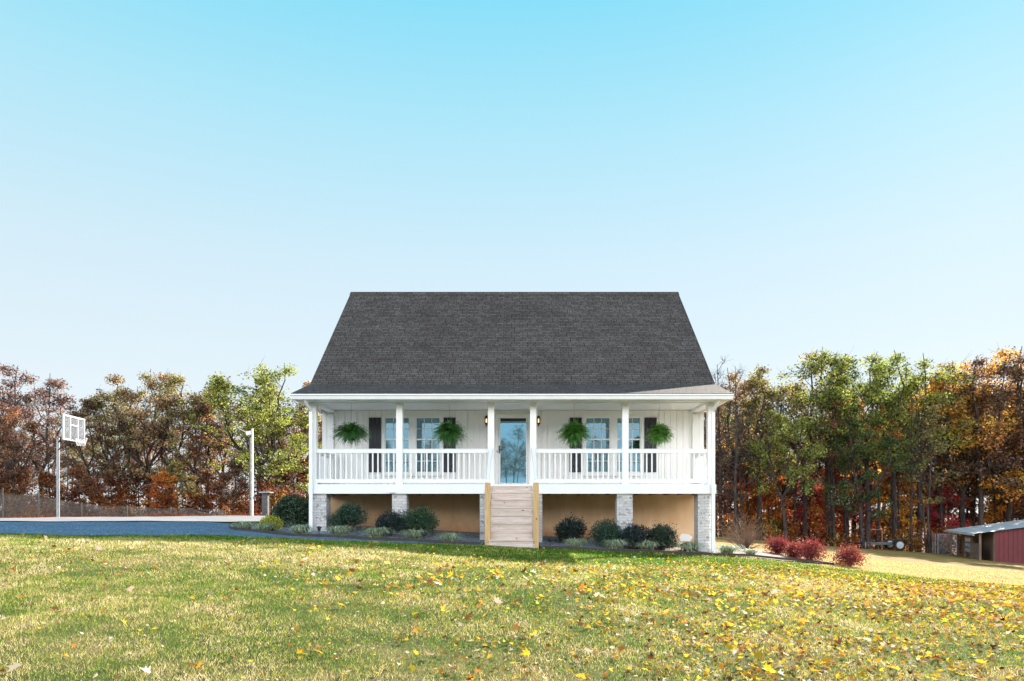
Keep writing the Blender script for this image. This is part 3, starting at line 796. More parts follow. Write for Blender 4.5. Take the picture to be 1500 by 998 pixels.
# ---- porch ceiling, beams
m = MB(); y = 19.6
while y < WY-.02: m.box(POSTX[0]-.03, POSTX[5]+.03, y, min(y+.128, WY-.016), CEIL, CEIL+.03); y += .132
part(m, 'porch_ceiling', M['siding'], house)
m = MB(); m.box(POSTX[0]-.10, POSTX[5]+.10, 19.85, 20.05, BEAMZ, CEIL+.06)
for x in (POSTX[0], POSTX[5]): m.box(x-.10, x+.10, 20.051, WY-.016, BEAMZ, CEIL+.06)
part(m, 'porch_beam', M['white'], house)
EY = 19.36
RX0, RX1 = XC-5.96, XC+5.96
m = MB(); m.box(RX0+.03, RX1-.03, EY+.10, 19.849, CEIL-.07, CEIL-.055); m.box(RX0+.03, POSTX[0]-.101, 19.85, 21.3, CEIL-.07, CEIL-.055); m.box(POSTX[5]+.101, RX1-.03, 19.85, 21.3, CEIL-.07, CEIL-.055)
part(m, 'soffit', M['gutter'], house)
m = MB(); m.box(RX0+.02, RX1-.02, EY+.075, EY+.098, CEIL-.085, PZ(576.6, EY)-.01); part(m, 'fascia', M['white'], house)
# K-style gutter
zt = PZ(577.5, EY-.03); zb2 = PZ(585.3, EY-.03)
m = MB(); m.prism([(EY-.065, zt), (EY-.07, zt-.03), (EY-.045, zt-.055), (EY-.03, zb2+.01), (EY-.02, zb2), (EY+.07, zb2), (EY+.07, zt-.01), (EY+.055, zt-.01), (EY+.055, zb2+.02), (EY-.01, zb2+.02), (EY-.05, zt-.02), (EY-.055, zt)], 0, RX0-.01, RX1+.01)
part(m, 'gutter', M['gutter'], house)
# drip flashing under the shingles
# ---- roof
BRK = (21.1, 3.86); RID = (26.1, 8.10); EAV = (EY-.02, PZ(576.4, EY))
def slab(p, q, t): 
    dx, dz = q[0]-p[0], q[1]-p[1]; L = math.hypot(dx, dz); n = (-dz/L*-1, -dx/L)
    return [p, q, (q[0]+dz/L*t, q[1]-dx/L*t), (p[0]+dz/L*t, p[1]-dx/L*t)]
def roofuv(k): return lambda P_: np.c_[P_[:, 0], P_[:, 1]*k]
m = MB(); m.prism([EAV, (BRK[0], BRK[1]), (BRK[0]+.02, BRK[1]-.06), (EAV[0], EAV[1]-.035)], 0, RX0, RX1)
part(m, 'porch_roof', M['shingle'], house, uv=roofuv(1/cos(math.atan2(BRK[1]-EAV[1], BRK[0]-EAV[0]))))
m = MB(); m.prism([(BRK[0]+.001, BRK[1]+.012), RID, (31.1, 3.86), (31.1, 3.80), (26.1, 8.0), (BRK[0]+.03, BRK[1]-.05)], 0, RX0, RX1)
k40 = 1/cos(math.atan2(RID[1]-BRK[1], RID[0]-BRK[0]))
part(m, 'main_roof', M['shingle'], house, uv=roofuv(k40))
m = MB(); m.prism([(25.93, 7.985), (26.1, 8.135), (26.27, 7.985), (26.27, 7.96), (26.1, 8.105), (25.93, 7.96)], 0, RX0-.005, RX1+.005)
part(m, 'ridge_cap', M['shingle'], house)
# rake boards and gable soffits
for xa, xb, xo in ((RX0+.02, RX0+.045, RX0+.046), (RX1-.045, RX1-.02, WX1)):
    m = MB(); t = .17
    m.prism([(EAV[0]+.1, EAV[1]-.03), (BRK[0]+.05, BRK[1]-.065), (26.1, 7.99), (31.05, 3.79), (31.05, 3.79-t), (26.1, 7.99-t), (BRK[0]+.08, BRK[1]-.065-t), (EAV[0]+.1, EAV[1]-.03-.12)], 0, xa, xb)
    part(m, 'rake_board', M['white'], house)
# porch roof end gables (closed side triangles)
for x in (RX0+.05, RX1-.17):
    m = MB(); m.prism([(EY+.12, CEIL-.05), (WY+.1, CEIL-.05), (WY+.1, 4.25), (BRK[0]+.1, BRK[1]-.09), (EY+.2, PZ(576.4, EY)-.04)], 0, x, x+.12)
    part(m, 'eave_return', M['white'], house)
# ---- downspouts
for px, s in ((455.6, -1), (1044.6, 1)):
    D = 19.74; x = PX(px, D); w, d = .048, .035; zg = g1(x, D)
    m = MB()
    m.box(x-w, x+w, D-d, D+d, zg+.04, CEIL-.32)
    xo = x + s*0.0; 
    for z in (1.0+.15, .78): m.box(x-w-.006, x+w+.006, D-d-.005, D+d+.005, z-.03 if z < 1 else z+.55, z if z < 1 else z+.58)
    m.tube([(x, D, CEIL-.33), (x+s*.06, EY+.16, CEIL-.17), (x+s*.07, EY+.04, CEIL-.05), (x+s*.07, EY+.02, zb2+.005)], [.05, .05, .055, .055], 6)
    # elbow at the bottom
    m.tube([(x, D, zg+.09), (x, D-.05, zg+.05), (x, D-.14, zg+.03)], .045, 6)
    part(m, 'downspout', M['gutter'], house)

# ------------------------------------------------------------------ wooden steps
steps = empty('wooden_steps', (PX(755, 18.6), 18.6, g1(-.1, 18.6)))
tag(steps, 'weathered plank steps between two yellow pine posts leading up to the front door', 'steps')
ox, oy, oz = steps.location
def sp(mb, name, mat, **kw): o = mb.build(name, mat, steps, **kw); o.location = (-ox, -oy, -oz); return o
SX0, SX1 = PX(720.2, 19.7), PX(779.4, 19.7); nr = 8; topz = FL-.003; rng = np.random.default_rng(3)
yb = 18.18; botz = PZ(803.5, yb); rise = (topz-botz)/nr; run = (19.79-yb)/(nr-1)
for i in range(nr):       # i=0 is the lowest riser
    y = yb + i*run; z1 = botz + (i+1)*rise
    m = MB(); m.box(SX0+.0, SX1-.0, y+.0, y+.03, z1-rise+(.0 if i else -.1), z1-.040)
    sp(m, 'riser', M['board'])
    if i < nr-1:
        for q in range(2):
            m = MB(); m.box(SX0-.015, SX1+.015, y-.022+q*.127+(.004 if q else 0), y-.022+(q+1)*.127 - (0 if q else .0), z1-.038, z1+rng.uniform(-.001, .001)); sp(m, 'tread', M['board'], bevel=.004)
for x in (SX0-.045, SX1+.007):
    m = MB(); m.prism([(yb+.031, botz-.25), (yb+.031, botz+.1), (19.76, topz-.05), (19.76, topz-.5)], 0, x, x+.038); sp(m, 'stringer', M['board'])
for px in (714.4, 785.0):
    x = PX(px, 18.3); w = .072; zt_ = PZ(707.6, 18.3)
    m = MB(); m.box(x-w, x+w, 18.3-w, 18.3+w, g1(x, 18.3)-.3, zt_); sp(m, 'newel_post', M['newpost'], bevel=.005)
    xp = POSTX[2] if px < 750 else POSTX[3]
    m = MB(); z_top = PZ(656, 19.85)
    s = 1 if px < 750 else -1
    a = np.array([x+s*.0, 18.25, zt_+.06]); b = np.array([xp, 19.86, z_top])
    n = 2
    v = []
    for p in (a, b): v += [(p[0]-.035, p[1], p[2]-.07), (p[0]+.035, p[1], p[2]-.07), (p[0]+.035, p[1], p[2]+.02), (p[0]-.035, p[1], p[2]+.02)]
    m.add(v, [(0,3,2,1), (4,5,6,7), (0,1,5,4), (1,2,6,5), (2,3,7,6), (3,0,4,7)])
    m.box(x-.045, x+.045, 18.22, 18.38, zt_+.001, zt_+.05)
    # lower rail and balusters seen end on
    a2 = a - np.array([0, -.1, .0]); 
    sp(m, 'handrail', M['white'])
    m = MB(); v = []
    for p in (np.array([x, 18.38, zt_-.52]), np.array([xp, 19.86, PZ(706, 19.85)])): v += [(p[0]-.03, p[1], p[2]-.035), (p[0]+.03, p[1], p[2]-.035), (p[0]+.03, p[1], p[2]+.03), (p[0]-.03, p[1], p[2]+.03)]
    m.add(v, [(0,3,2,1), (4,5,6,7), (0,1,5,4), (1,2,6,5), (2,3,7,6), (3,0,4,7)])

# ------------------------------------------------------------------ wreath on the inner door
wr = empty('wreath', (wx(750.5), WY+.075, wz(636)))
tag(wr, 'pale twig wreath with a small white card behind the front door glass', 'wreath')
rng = np.random.default_rng(12); m = MB()
for i in range(260):
    t = rng.uniform(0, 2*pi); r = rng.normal(.25, .035); c = np.array([r*cos(t), rng.uniform(-.02, .015), r*sin(t)])
    a = t + rng.choice([-1, 1])*rng.uniform(.2, 1.2) + pi/2; L = rng.uniform(.05, .13)
    d = np.array([cos(a), rng.uniform(-.1, .1), sin(a)])*L
    m.tube([c, c + d*.5 + rng.normal(0, .006, 3), c + d], [.005, .0045, .003], 4, False)
    e = c + d; m.add([e + (-.010, -.004, 0), e + (0, -.006, .014), e + (.010, -.004, 0), e + (0, -.004, -.012)], [(0, 1, 2, 3)])
m.build('twigs', M['wreath'], wr)
m = MB(); m.box(-.045, .05, -.045, -.038, .10, .155); m.build('card', M['card'], wr)

# ------------------------------------------------------------------ ferns
def fern_mesh(seed, R, droop, nf, flat):
    rng = np.random.default_rng(seed); V = []; T = []
    for i in range(nf):
        u = rng.normal(size=3); u /= np.linalg.norm(u)
        if u[2] < -.35 and rng.random() < .35: u[2] *= -1
        Lr = R*(rng.uniform(.72, 1.02) if rng.random() > .07 else rng.uniform(1.05, 1.22))
        hz_ = flat if u[2] > 0 else flat*.92
        tip = np.array([u[0], u[1], u[2]*hz_])*Lr
        if u[2] < 0: tip[:2] *= 1.0 + .18*abs(u[2])*(flat < .7)
        k = 15; s = np.linspace(0, 1, k)[:, None]
        root = rng.normal(0, .07, 3)*R; mid_ = tip*.55 + np.array([0, 0, R*rng.uniform(.12, .42)])
        C = (1-s)**2*root + 2*s*(1-s)*mid_ + s*s*(tip - np.array([0, 0, R*rng.uniform(.0, .16)]))
        s = s[:, 0]
        tang = np.gradient(C, axis=0); tang /= np.linalg.norm(tang, axis=1)[:, None]+1e-9
        side = np.cross(tang, [0, 0, 1.]); side /= np.linalg.norm(side, axis=1)[:, None]+1e-9
        up = np.cross(side, tang); base = rng.random(2)*[1, .9]
        wdt = .052*np.sin(np.clip(s*1.08, 0, 1)*pi)**.6 + .010
        for j in range(1, k):
            for sg in (-1, 1):
                d = side[j]*sg*wdt[j] + tang[j]*wdt[j]*.45 + up[j]*rng.normal(0, .008) - np.array([0, 0, .010])
                q = tang[j]*.012
                V.append([C[j]-q, C[j]+d*.6-q*.6, C[j]+d, C[j]+d*.4+q]); T.append(np.clip(base + rng.normal(0, .12, 2), 0, 1))
    return np.array(V), np.array(T)
for (px, py, wpx, D, hk, lab, colr, seed, zfl, ty) in (
    (515, 637, 55, 20.25, 590, 'wide dark fern hanging at the left end of the porch', (.06, .19, .04), 31, .60, 611),
    (658.8, 637, 51, 20.25, 590, 'round dark fern hanging in front of the shutter left of the door', (.075, .22, .04), 32, .76, 615),
    (841, 637, 50, 20.25, 590, 'bright fern hanging in the first bay right of the door', (.10, .27, .04), 33, .78, 619),
    (966, 638, 40, 20.25, 590, 'smallest fern with yellowish tips hanging nearest the right end', (.15, .34, .05), 34, .86, 621)):
    x, z = PX(px, D), PZ(py, D); R = wpx*D/F*.545
    f = empty('hanging_fern', (x, D, z)); tag(f, lab, 'fern', 'hanging ferns along the porch')
    V, T = fern_mesh(seed, R, .75, 520 if wpx > 45 else 400, zfl)
    V[:, :, 2] += .02*R
    o = leaf_mesh('fronds', V, T, M['fern'], f); o.color = (*colr, 1)
    m = MB(); pr = .13
    m.lathe((0, 0, -.16), [(pr*.7, 0), (pr*.8, .0), (pr, .14), (pr*1.08, .145), (pr*1.08, .16), (pr*.9, .16)], 16); m.build('pot', M['pot'], f)
    hz = CEIL - z; m = MB()
    for k in range(3):
        t = k*2*pi/3+.3; m.tube([(pr*cos(t), pr*sin(t), -.01), (0, 0, .32)], .002, 4)
    m.tube([(0, 0, .32), (0, 0, hz-.03)], .0025, 4); m.tube([(0, 0, hz-.04), (.015, 0, hz-.02), (0, 0, hz)], .006, 5)
    m.build('hanger', M['wire_grey'], f)
# ------------------------------------------------------------------ shrubs in the bed
def shrub_parts(seed, rx, ry, h, nleaf, leaf, mat, parent, colr, lumps=.18, stem_mat=None, skirt=.0, wild=.04):
    rng = np.random.default_rng(seed)
    nb = 26; C = []
    for i in range(nb):
        u = rng.normal(size=3); u /= np.linalg.norm(u); u[2] = abs(u[2])*1.0 - .25
        f_ = rng.uniform(.8, 1.18); C.append((u[0]*rx*.66*f_, u[1]*ry*.62*f_, max(.16*h, h*.42 + u[2]*h*.40*f_)))
    C = np.array(C); rad = np.array([min(rx, ry, h*.5)*rng.uniform(.32, .62) for _ in range(nb)])
    w = rad**2; pick = rng.choice(nb, nleaf, p=w/w.sum())
    d = rng.normal(size=(nleaf, 3)); d /= np.linalg.norm(d, axis=1)[:, None]
    rr = rad[pick]*(.72 + .36*rng.random(nleaf)**1.3) + rng.exponential(wild*.5, nleaf)
    Pp = C[pick] + d*rr[:, None]; Pp[:, 2] = np.maximum(Pp[:, 2], .02 + .05*rng.random(nleaf))
    Q = leaf_quads(rng, Pp, leaf, .62)
    T = np.c_[np.clip(.5 + rng.normal(0, .25, nleaf) + (rng.random(nb)[pick]-.5)*.4, 0, 1), np.clip(.45 + rng.normal(0, .22, nleaf) + (rng.random(nb)[pick]-.5)*.3, 0, 1)]
    o = leaf_mesh('foliage', Q, T, mat, parent); 
    if colr: o.color = (*colr, 1)
    m = MB()
    for i in range(14):
        c = C[rng.integers(nb)]; m.tube([(c[0]*.15, c[1]*.15, -.05), (c[0]*.5, c[1]*.5, h*.25), tuple(c)], [.016, .011, .005], 5, False)
    m.build('stems', M['bark'] if stem_mat is None else stem_mat, parent)

def place(px, D, name, rz=0):
    x = PX(px, D); return empty(name, (x, D, g1(x, D)), rz)
BOX = (.030, .075, .032)
for (px, D, wpx, ty, lab, colr, seed, nl, lf) in (
    (432, 20.6, 66, 725, 'big rounded dark evergreen at the left corner of the house', (.028, .065, .022), 41, 15000, .05),
    (512, 19.95, 48, 735, 'evergreen ball shrub between the left corner pier and next pier', (.030, .085, .040), 42, 9000, .038),
    (572, 19.4, 36, 744, 'small nearly black evergreen in front of the second brick pier', (.012, .025, .022), 43, 7000, .035),
    (613, 19.6, 50, 736, 'wide green shrub just right of the second brick pier', (.036, .095, .034), 44, 9000, .038),
    (839, 20.0, 46, 757, 'loose spiky dark shrub nearest the steps on the right', (.016, .032, .020), 45, 6500, .045),
    (887, 19.45, 46, 760, 'green shrub in front of the brick pier right of the steps', (.026, .075, .036), 46, 8500, .038),
    (930, 19.3, 41, 766, 'rounded blackish shrub third to the right of the steps', (.010, .024, .020), 47, 8000, .036),
    (971, 19.35, 42, 769, 'dark olive shrub in front of the stained foundation wall, rightmost evergreen', (.034, .055, .024), 48, 7500, .042)):
    o = place(px, D, 'evergreen_shrub'); tag(o, lab, 'shrub')
    h = PZ(ty, D) - o.location.z; r = wpx*D/F/2
    shrub_parts(seed, r*1.04, r*.9, h*1.02, nl, lf, M['boxwood'], o, colr, wild=.07 if seed in (45, 48) else .04)
o = place(396, 19.3, 'golden_shrub'); tag(o, 'low yellow green shrub beside the big evergreen at the driveway', 'shrub')
shrub_parts(50, .38, .32, PZ(755, 19.3)-o.location.z, 3200, .04, M['boxwood'], o, (.42, .42, .03))
# red shrubs
for (px, D, wpx, ty, lab, seed) in (
    (1139, 22.4, 36, 785, 'red leaved shrub next to the bare twiggy bush', 61),
    (1164, 21.6, 24, 795, 'low bright red shrub squeezed between two larger red shrubs', 64),
    (1187, 21.0, 46, 788, 'largest red leaved shrub, at the end of the edging', 62),
    (1244, 20.6, 48, 799, 'separate red shrub standing alone in the dry grass', 63)):
    o = place(px, D, 'red_shrub'); tag(o, lab, 'shrub', 'red barberry shrubs')
    h = (PZ(ty, D) - o.location.z)*.90; r = wpx*D/F/2*.92
    shrub_parts(seed, r*.92, r*.8, h, 3800, .042, M['redleaf'], o, None, wild=.16, stem_mat=M['twig'])
# bare bush
o = place(1092, 22.6, 'bare_bush'); tag(o, 'leafless pale brown bush with fine twigs right of the house', 'bush')
rng = np.random.default_rng(71); m = MB()
for i in range(120):
    az = rng.uniform(0, 2*pi); el = rng.uniform(.35, 1.45); L = rng.uniform(.65, 1.15)
    p = np.array([0, 0, 0.]) + rng.normal(0, .05, 3)*[1, 1, 0]; d = np.array([cos(az)*cos(el), sin(az)*cos(el), sin(el)]); pts = [p]
    for k in range(4): d = d + rng.normal(0, .16, 3) + [0, 0, .04]; d /= np.linalg.norm(d); pts.append(pts[-1] + d*L/4)
    m.tube(pts, np.linspace(.008, .002, 5), 3, False)
    for b in range(4):
        q = pts[rng.integers(1, 5)]; e = d + rng.normal(0, .5, 3); e /= np.linalg.norm(e); l = rng.uniform(.12, .32)
        m.tube([q, q + e*l*.5 + rng.normal(0, .01, 3), q + e*l], [.004, .003, .0015], 3, False)
m.build('twigs', M['twig'], o)
# striped grass tufts (liriope)
def tuft_mesh(seed, n=330, R=.38, H=.30):
    rng = np.random.default_rng(seed); V = []; T = []
    for i in range(n):
        az = rng.uniform(0, 2*pi); L = rng.uniform(.6, 1.1); c = rng.normal(0, .06, 2); w = rng.uniform(.005, .010); t = rng.random(2)
        r_ = R*L*rng.uniform(.5, 1.2); h_ = H*L*rng.uniform(.8, 1.2); k = 5; s = np.linspace(0, 1, k+1)
        rr = r_*s; zz = h_*(2.1*s - 1.75*s**2.2); sx, sy = -sin(az)*w, cos(az)*w
        p = np.c_[c[0]+rr*cos(az), c[1]+rr*sin(az), np.maximum(zz, .01)]
        ww = np.array([1, 1, .95, .8, .55, .1])
        for j in range(k):
            V.append([p[j]-np.array([sx, sy, 0])*ww[j], p[j]+np.array([sx, sy, 0])*ww[j], p[j+1]+np.array([sx, sy, 0])*ww[j+1], p[j+1]-np.array([sx, sy, 0])*ww[j+1]]); T.append(t)
    return np.array(V), np.array(T)
tufts = []
for k in range(4):
    V, T = tuft_mesh(80+k); tufts.append((V, T))
TU = [(358, 18.75, .95, 'striped grass clump at the far left tip of the bed'),
      (386, 18.75, .95, 'striped grass clump in front of the golden shrub'),
      (441, 18.85, 1.05, 'striped grass clump before the left downspout'),
      (497, 18.85, 1.1, 'striped grass clump below the left ball evergreen, right of the corner pier'),
      (551, 18.85, 1.15, 'striped grass clump in front of the gap between the left shrubs'),
      (606, 18.8, 1.05, 'striped grass clump below the wide green shrub'),
      (659, 18.8, 1.0, 'striped grass clump alone on the pebbles left of the steps'),
      (843, 18.75, 1.0, 'striped grass clump nearest the right side of the steps'),
      (901, 18.95, 1.1, 'striped grass clump below the green shrub right of the steps'),
      (947, 19.1, 1.1, 'striped grass clump below the two rightmost evergreens'),
      (1010, 19.45, 1.15, 'sunlit striped grass clump left of the right downspout'),
      (1066, 19.95, 1.05, 'sunlit striped grass clump just past the right corner of the house'),
      (1100, 20.4, .75, 'small sunlit grass clump in front of the bare bush')]
me_c = {}
for i, (px, D, s, lab) in enumerate(TU):
    x = PX(px, D); k = i % 4
    if k not in me_c: me_c[k] = leaf_mesh('grass_clump', *tufts[k], M['tuft'])
    o = me_c[k] if i < 4 else me_c[k].copy()
    if i >= 4: COL.objects.link(o)
    o.location = (x, D, g1(x, D)+.02); o.rotation_euler = (0, 0, i*1.3); o.scale = (s*1.05, s*1.05, s*1.0)
    tag(o, lab, 'grass clump', 'striped grass clumps along the bed')
# two path lights
for px, D, lab in ((467.4, 18.7, 'small black path light beside the left corner pier'), (621.5, 18.6, 'small black path light in front of the wide green shrub'), (806, 18.9, 'small black path light just right of the steps')):
    x = PX(px, D); z = g1(x, D); o = empty('path_light', (x, D, z)); tag(o, lab, 'path light', 'black path lights')
    m = MB(); m.tube([(0, 0, -.05), (0, 0, .16)], .010, 8); m.build('stake', M['black'], o)
    m = MB(); m.lathe((0, 0, .14), [(.03, 0), (.04, .01), (.045, .07), (.075, .085), (.07, .10), (.02, .125), (.0, .13)], 12); m.build('lamp_head', M['black'], o)
# pale rock patch at the foundation
# (plaster patch on the wall, right bay)
rng = np.random.default_rng(4); m = MB(); n = 26; pts = []
cx, cz = PX(1004, WY+.03), PZ(789, WY)
for i in range(n):
    t = i*2*pi/n; r = 1 + .10*sin(3*t+1) + .06*sin(7*t)
    pts.append((cx + .19*r*cos(t), cz + max(-.09, .15*r*sin(t))))
m.prism(pts, 1, WY+.019, WY+.0285); part(m, 'plaster_patch', M['siding'], house)

# ------------------------------------------------------------------ basketball hoop
hx0 = PX(85.5, 29.2); hz0 = g1(hx0, 29.2)
hoop = empty('basketball_hoop', (hx0, 29.2, hz0)); tag(hoop, 'basketball hoop on a steel pole at the far edge of the concrete', 'basketball hoop')
th = PZ(612, 29) - hz0
m = MB(); m.box(-.06, .0, -.035, .035, -.1, PZ(646, 29)-hz0+.1); m.box(.012, .045, -.025, .025, -.1, PZ(641, 29)-hz0); m.build('pole', M['galv'], hoop, bevel=.008)
# board turned away; faces right and toward the camera
bw, bh = 1.52, 1.0; ang = radians(93)
bx, by = PX(108, 28.6)-hx0, 28.6-29.2
bz = (PZ(612, 28.6)+PZ(645, 28.6))/2 - hz0
def RB(p):  # local board coords: u along board, n normal, z
    return (bx + p[0]*cos(ang) - p[1]*sin(ang), by + p[0]*sin(ang) + p[1]*cos(ang), bz + p[2])
def rbox(mb, u0, u1, n0, n1, z0, z1):
    v = [RB(p) for p in ((u0,n0,z0),(u1,n0,z0),(u1,n1,z0),(u0,n1,z0),(u0,n0,z1),(u1,n0,z1),(u1,n1,z1),(u0,n1,z1))]
    mb.add(v, [(0,3,2,1),(4,5,6,7),(0,1,5,4),(1,2,6,5),(2,3,7,6),(3,0,4,7)])
m = MB(); w = .07
for (a, b, c, d) in ((-bw/2, bw/2, bh/2-w, bh/2), (-bw/2, bw/2, -bh/2, -bh/2+w), (-bw/2, -bw/2+w, -bh/2+w, bh/2-w), (bw/2-w, bw/2, -bh/2+w, bh/2-w),
                     (-.30, -.24, -bh/2+w, bh/2-w), (.24, .30, -bh/2+w, bh/2-w), (-.24, .24, .10, .16)):
    rbox(m, a, b, -.03, .03, c, d)
fr = m.build('backboard_frame', M['board_frame'], hoop)
m = MB(); rbox(m, -bw/2+.03, bw/2-.03, -.008, .008, -bh/2+.03, bh/2-.03)
mt, nt, out = new_mat('clear_acrylic')
t = N(nt, 'ShaderNodeBsdfTransparent'); d = N(nt, 'ShaderNodeBsdfDiffuse'); d.inputs[0].default_value = (.8, .82, .85, 1); tl = N(nt, 'ShaderNodeBsdfTranslucent'); tl.inputs[0].default_value = (.8, .82, .85, 1)
ad = N(nt, 'ShaderNodeMixShader'); ad.inputs[0].default_value = .6; nt.links.new(d.outputs[0], ad.inputs[1]); nt.links.new(tl.outputs[0], ad.inputs[2])
mx = N(nt, 'ShaderNodeMixShader'); mx.inputs[0].default_value = .16; nt.links.new(t.outputs[0], mx.inputs[1]); nt.links.new(ad.outputs[0], mx.inputs[2]); nt.links.new(mx.outputs[0], out.inputs[0])
m.build('backboard', mt, hoop)
m = MB(); ring = [RB((.225*cos(a), -.28 + -.225*sin(a), -bh/2+.12)) for a in np.linspace(0, 2*pi, 25)]
m.tube(ring, .012, 6, False); m.add([RB(p) for p in ((-.1, -.03, -.44), (.1, -.03, -.44), (.1, -.1, -.38), (-.1, -.1, -.38))], [(0, 1, 2, 3)]); m.build('rim', M['galv'], hoop)
m = MB()
for s in (-.2, .2):
    for zz in (-.3, .25): m.tube([(.0, 0, PZ(648, 29)-hz0 + (.0 if zz > 0 else -.3)), RB((s, .03, zz))], .02, 6)
m.build('bracket', M['black'], hoop)
m = MB()
for k in range(12):
    a0 = k*2*pi/12
    for sgn in (-1, 1):
        pts = []
        for j in range(5): 
            r = .215 - .02*j; a_ = a0 + sgn*j*.26; pts.append(RB((r*cos(a_), -.28 - r*sin(a_), -bh/2+.11-.07*j)))
        m.tube(pts, .006, 3, False)
m.build('net', M['white'], hoop)

# tall white pole pair with a flood lamp
lx = PX(368, 30.2); lz = g1(lx, 30.2)
lp = empty('light_pole', (lx, 30.2, lz)); tag(lp, 'tall white pole with a flood lamp behind the concrete pad', 'light pole')
m = MB(); m.box(.02, .085, -.025, .025, -.1, PZ(628, 30.2)-lz); m.build('white_pole', M['white'], lp)
m = MB(); m.box(-.08, -.03, -.03, .03, -.1, PZ(641, 30.2)-lz); m.build('grey_pole', M['dull_post'], lp)
m = MB(); z = PZ(635, 30.2)-lz; m.add([(-.16, -.12, z-.10), (.02, -.12, z-.05), (.02, .1, z-.05), (-.16, .1, z-.10), (-.20, -.12, z+.06), (.02, -.12, z+.10), (.02, .1, z+.10), (-.20, .1, z+.06)], [(0,3,2,1),(4,5,6,7),(0,1,5,4),(1,2,6,5),(2,3,7,6),(3,0,4,7)])
m.tube([(-.18, 0, z+.03), (-.42, 0, z+.16), (-.52, 0, z+.19)], .012, 6); m.build('flood_lamp', M['gutter'], lp)
# post with a flat tray
tx = PX(389, 30.4); tz = g1(tx, 30.4)
tr = empty('tray_post', (tx, 30.4, tz)); tag(tr, 'dark post with a flat pale tray on top beside the white pole', 'post')
m = MB(); m.box(-.12, .12, -.10, .10, -.1, PZ(722.5, 30.4)-tz); m.build('post', M['dull_post'], tr)
m = MB(); m.box(-.20, .26, -.25, .25, PZ(722.3, 30.4)-tz, PZ(720.6, 30.4)-tz); m.build('tray', M['galv'], tr)
m = MB(); m.tube([(-.14, 0, PZ(723, 30.4)-tz), (-.34, 0, PZ(724, 30.4)-tz), (-.48, 0, PZ(728, 30.4)-tz)], .025, 6); m.build('arm', M['bark'], tr)

# ------------------------------------------------------------------ net fence
def mat_net(name, col, op, sc):
    m, nt, out = new_mat(name)
    uv = N(nt, 'ShaderNodeUVMap'); mp = N(nt, 'ShaderNodeMapping'); mp.inputs['Scale'].default_value = (sc, sc, sc)
    nt.links.new(uv.outputs[0], mp.inputs[0]); sp_ = N(nt, 'ShaderNodeSeparateXYZ'); nt.links.new(mp.outputs[0], sp_.inputs[0])
    fx = mth(nt, 'FRACT', mth(nt, 'ADD', sp_.outputs[0], sp_.outputs[1])); fy = mth(nt, 'FRACT', mth(nt, 'SUBTRACT', sp_.outputs[0], sp_.outputs[1]))
    k = mth(nt, 'MAXIMUM', mth(nt, 'LESS_THAN', fx, op), mth(nt, 'LESS_THAN', fy, op))
    t = N(nt, 'ShaderNodeBsdfTransparent'); d = N(nt, 'ShaderNodeBsdfDiffuse'); d.inputs[0].default_value = (*col, 1)
    mx = N(nt, 'ShaderNodeMixShader'); nt.links.new(k, mx.inputs[0]); nt.links.new(t.outputs[0], mx.inputs[1]); nt.links.new(d.outputs[0], mx.inputs[2]); nt.links.new(mx.outputs[0], out.inputs[0]); return m
M['net'] = mat_net('sports_netting', (.20, .17, .15), .17, 24)
M['wire'] = mat_net('wire_mesh', (.35, .36, .38), .10, 14)
nf = empty('net_fence', (PX(120, 33), 33, g1(PX(120, 33), 33))); tag(nf, 'sagging dark netting strung on thin posts left of the woods', 'fence')
fx_, fy_, fz_ = nf.location
tops = [(-140, 700), (-60, 708), (0, 716), (12, 722), (28, 725), (45, 724), (55, 722.5), (70, 727), (85, 732), (105, 736.5), (119, 736), (150, 742), (185, 741), (230, 745), (280, 744), (330, 748)]
pxs = np.linspace(-140, 330, 140); tp = np.interp(pxs, [t[0] for t in tops], [t[1] for t in tops])
for layer in range(2):
    v = []; rng = np.random.default_rng(layer)
    D = 33 + layer*.25; rows = 9
    for i, (px, ty) in enumerate(zip(pxs, tp)):
        x = PX(px, D); z0 = g1(x, D); z1 = PZ(ty + layer*3*(1+sin(px*.13)), D)
        for j in range(rows):
            t = j/(rows-1); v.append((x-fx_, D + .16*sin(px*.11 + t*3 + layer*2)*(.3+t) + .05*sin(px*.5+t*5) - fy_, z0 + (z1-z0)*t - fz_))
    fs = [(i*rows+j, (i+1)*rows+j, (i+1)*rows+j+1, i*rows+j+1) for i in range(len(pxs)-1) for j in range(rows-1)]
    MB().add(v, fs).build('netting', M['net'], nf)
for px, ty in ((-100, 700), (-30, 710), (4, 715), (56.5, 721), (119.5, 736), (186, 740), (250, 742), (320, 745)):
    x = PX(px, 32.9); z0 = g1(x, 32.9); m = MB(); m.tube([(x-fx_, 32.9-fy_, z0-.1-fz_), (x-fx_, 32.9-fy_, PZ(ty, 32.9)-fz_)], .025, 6); m.build('fence_post', M['dull_post'], nf)
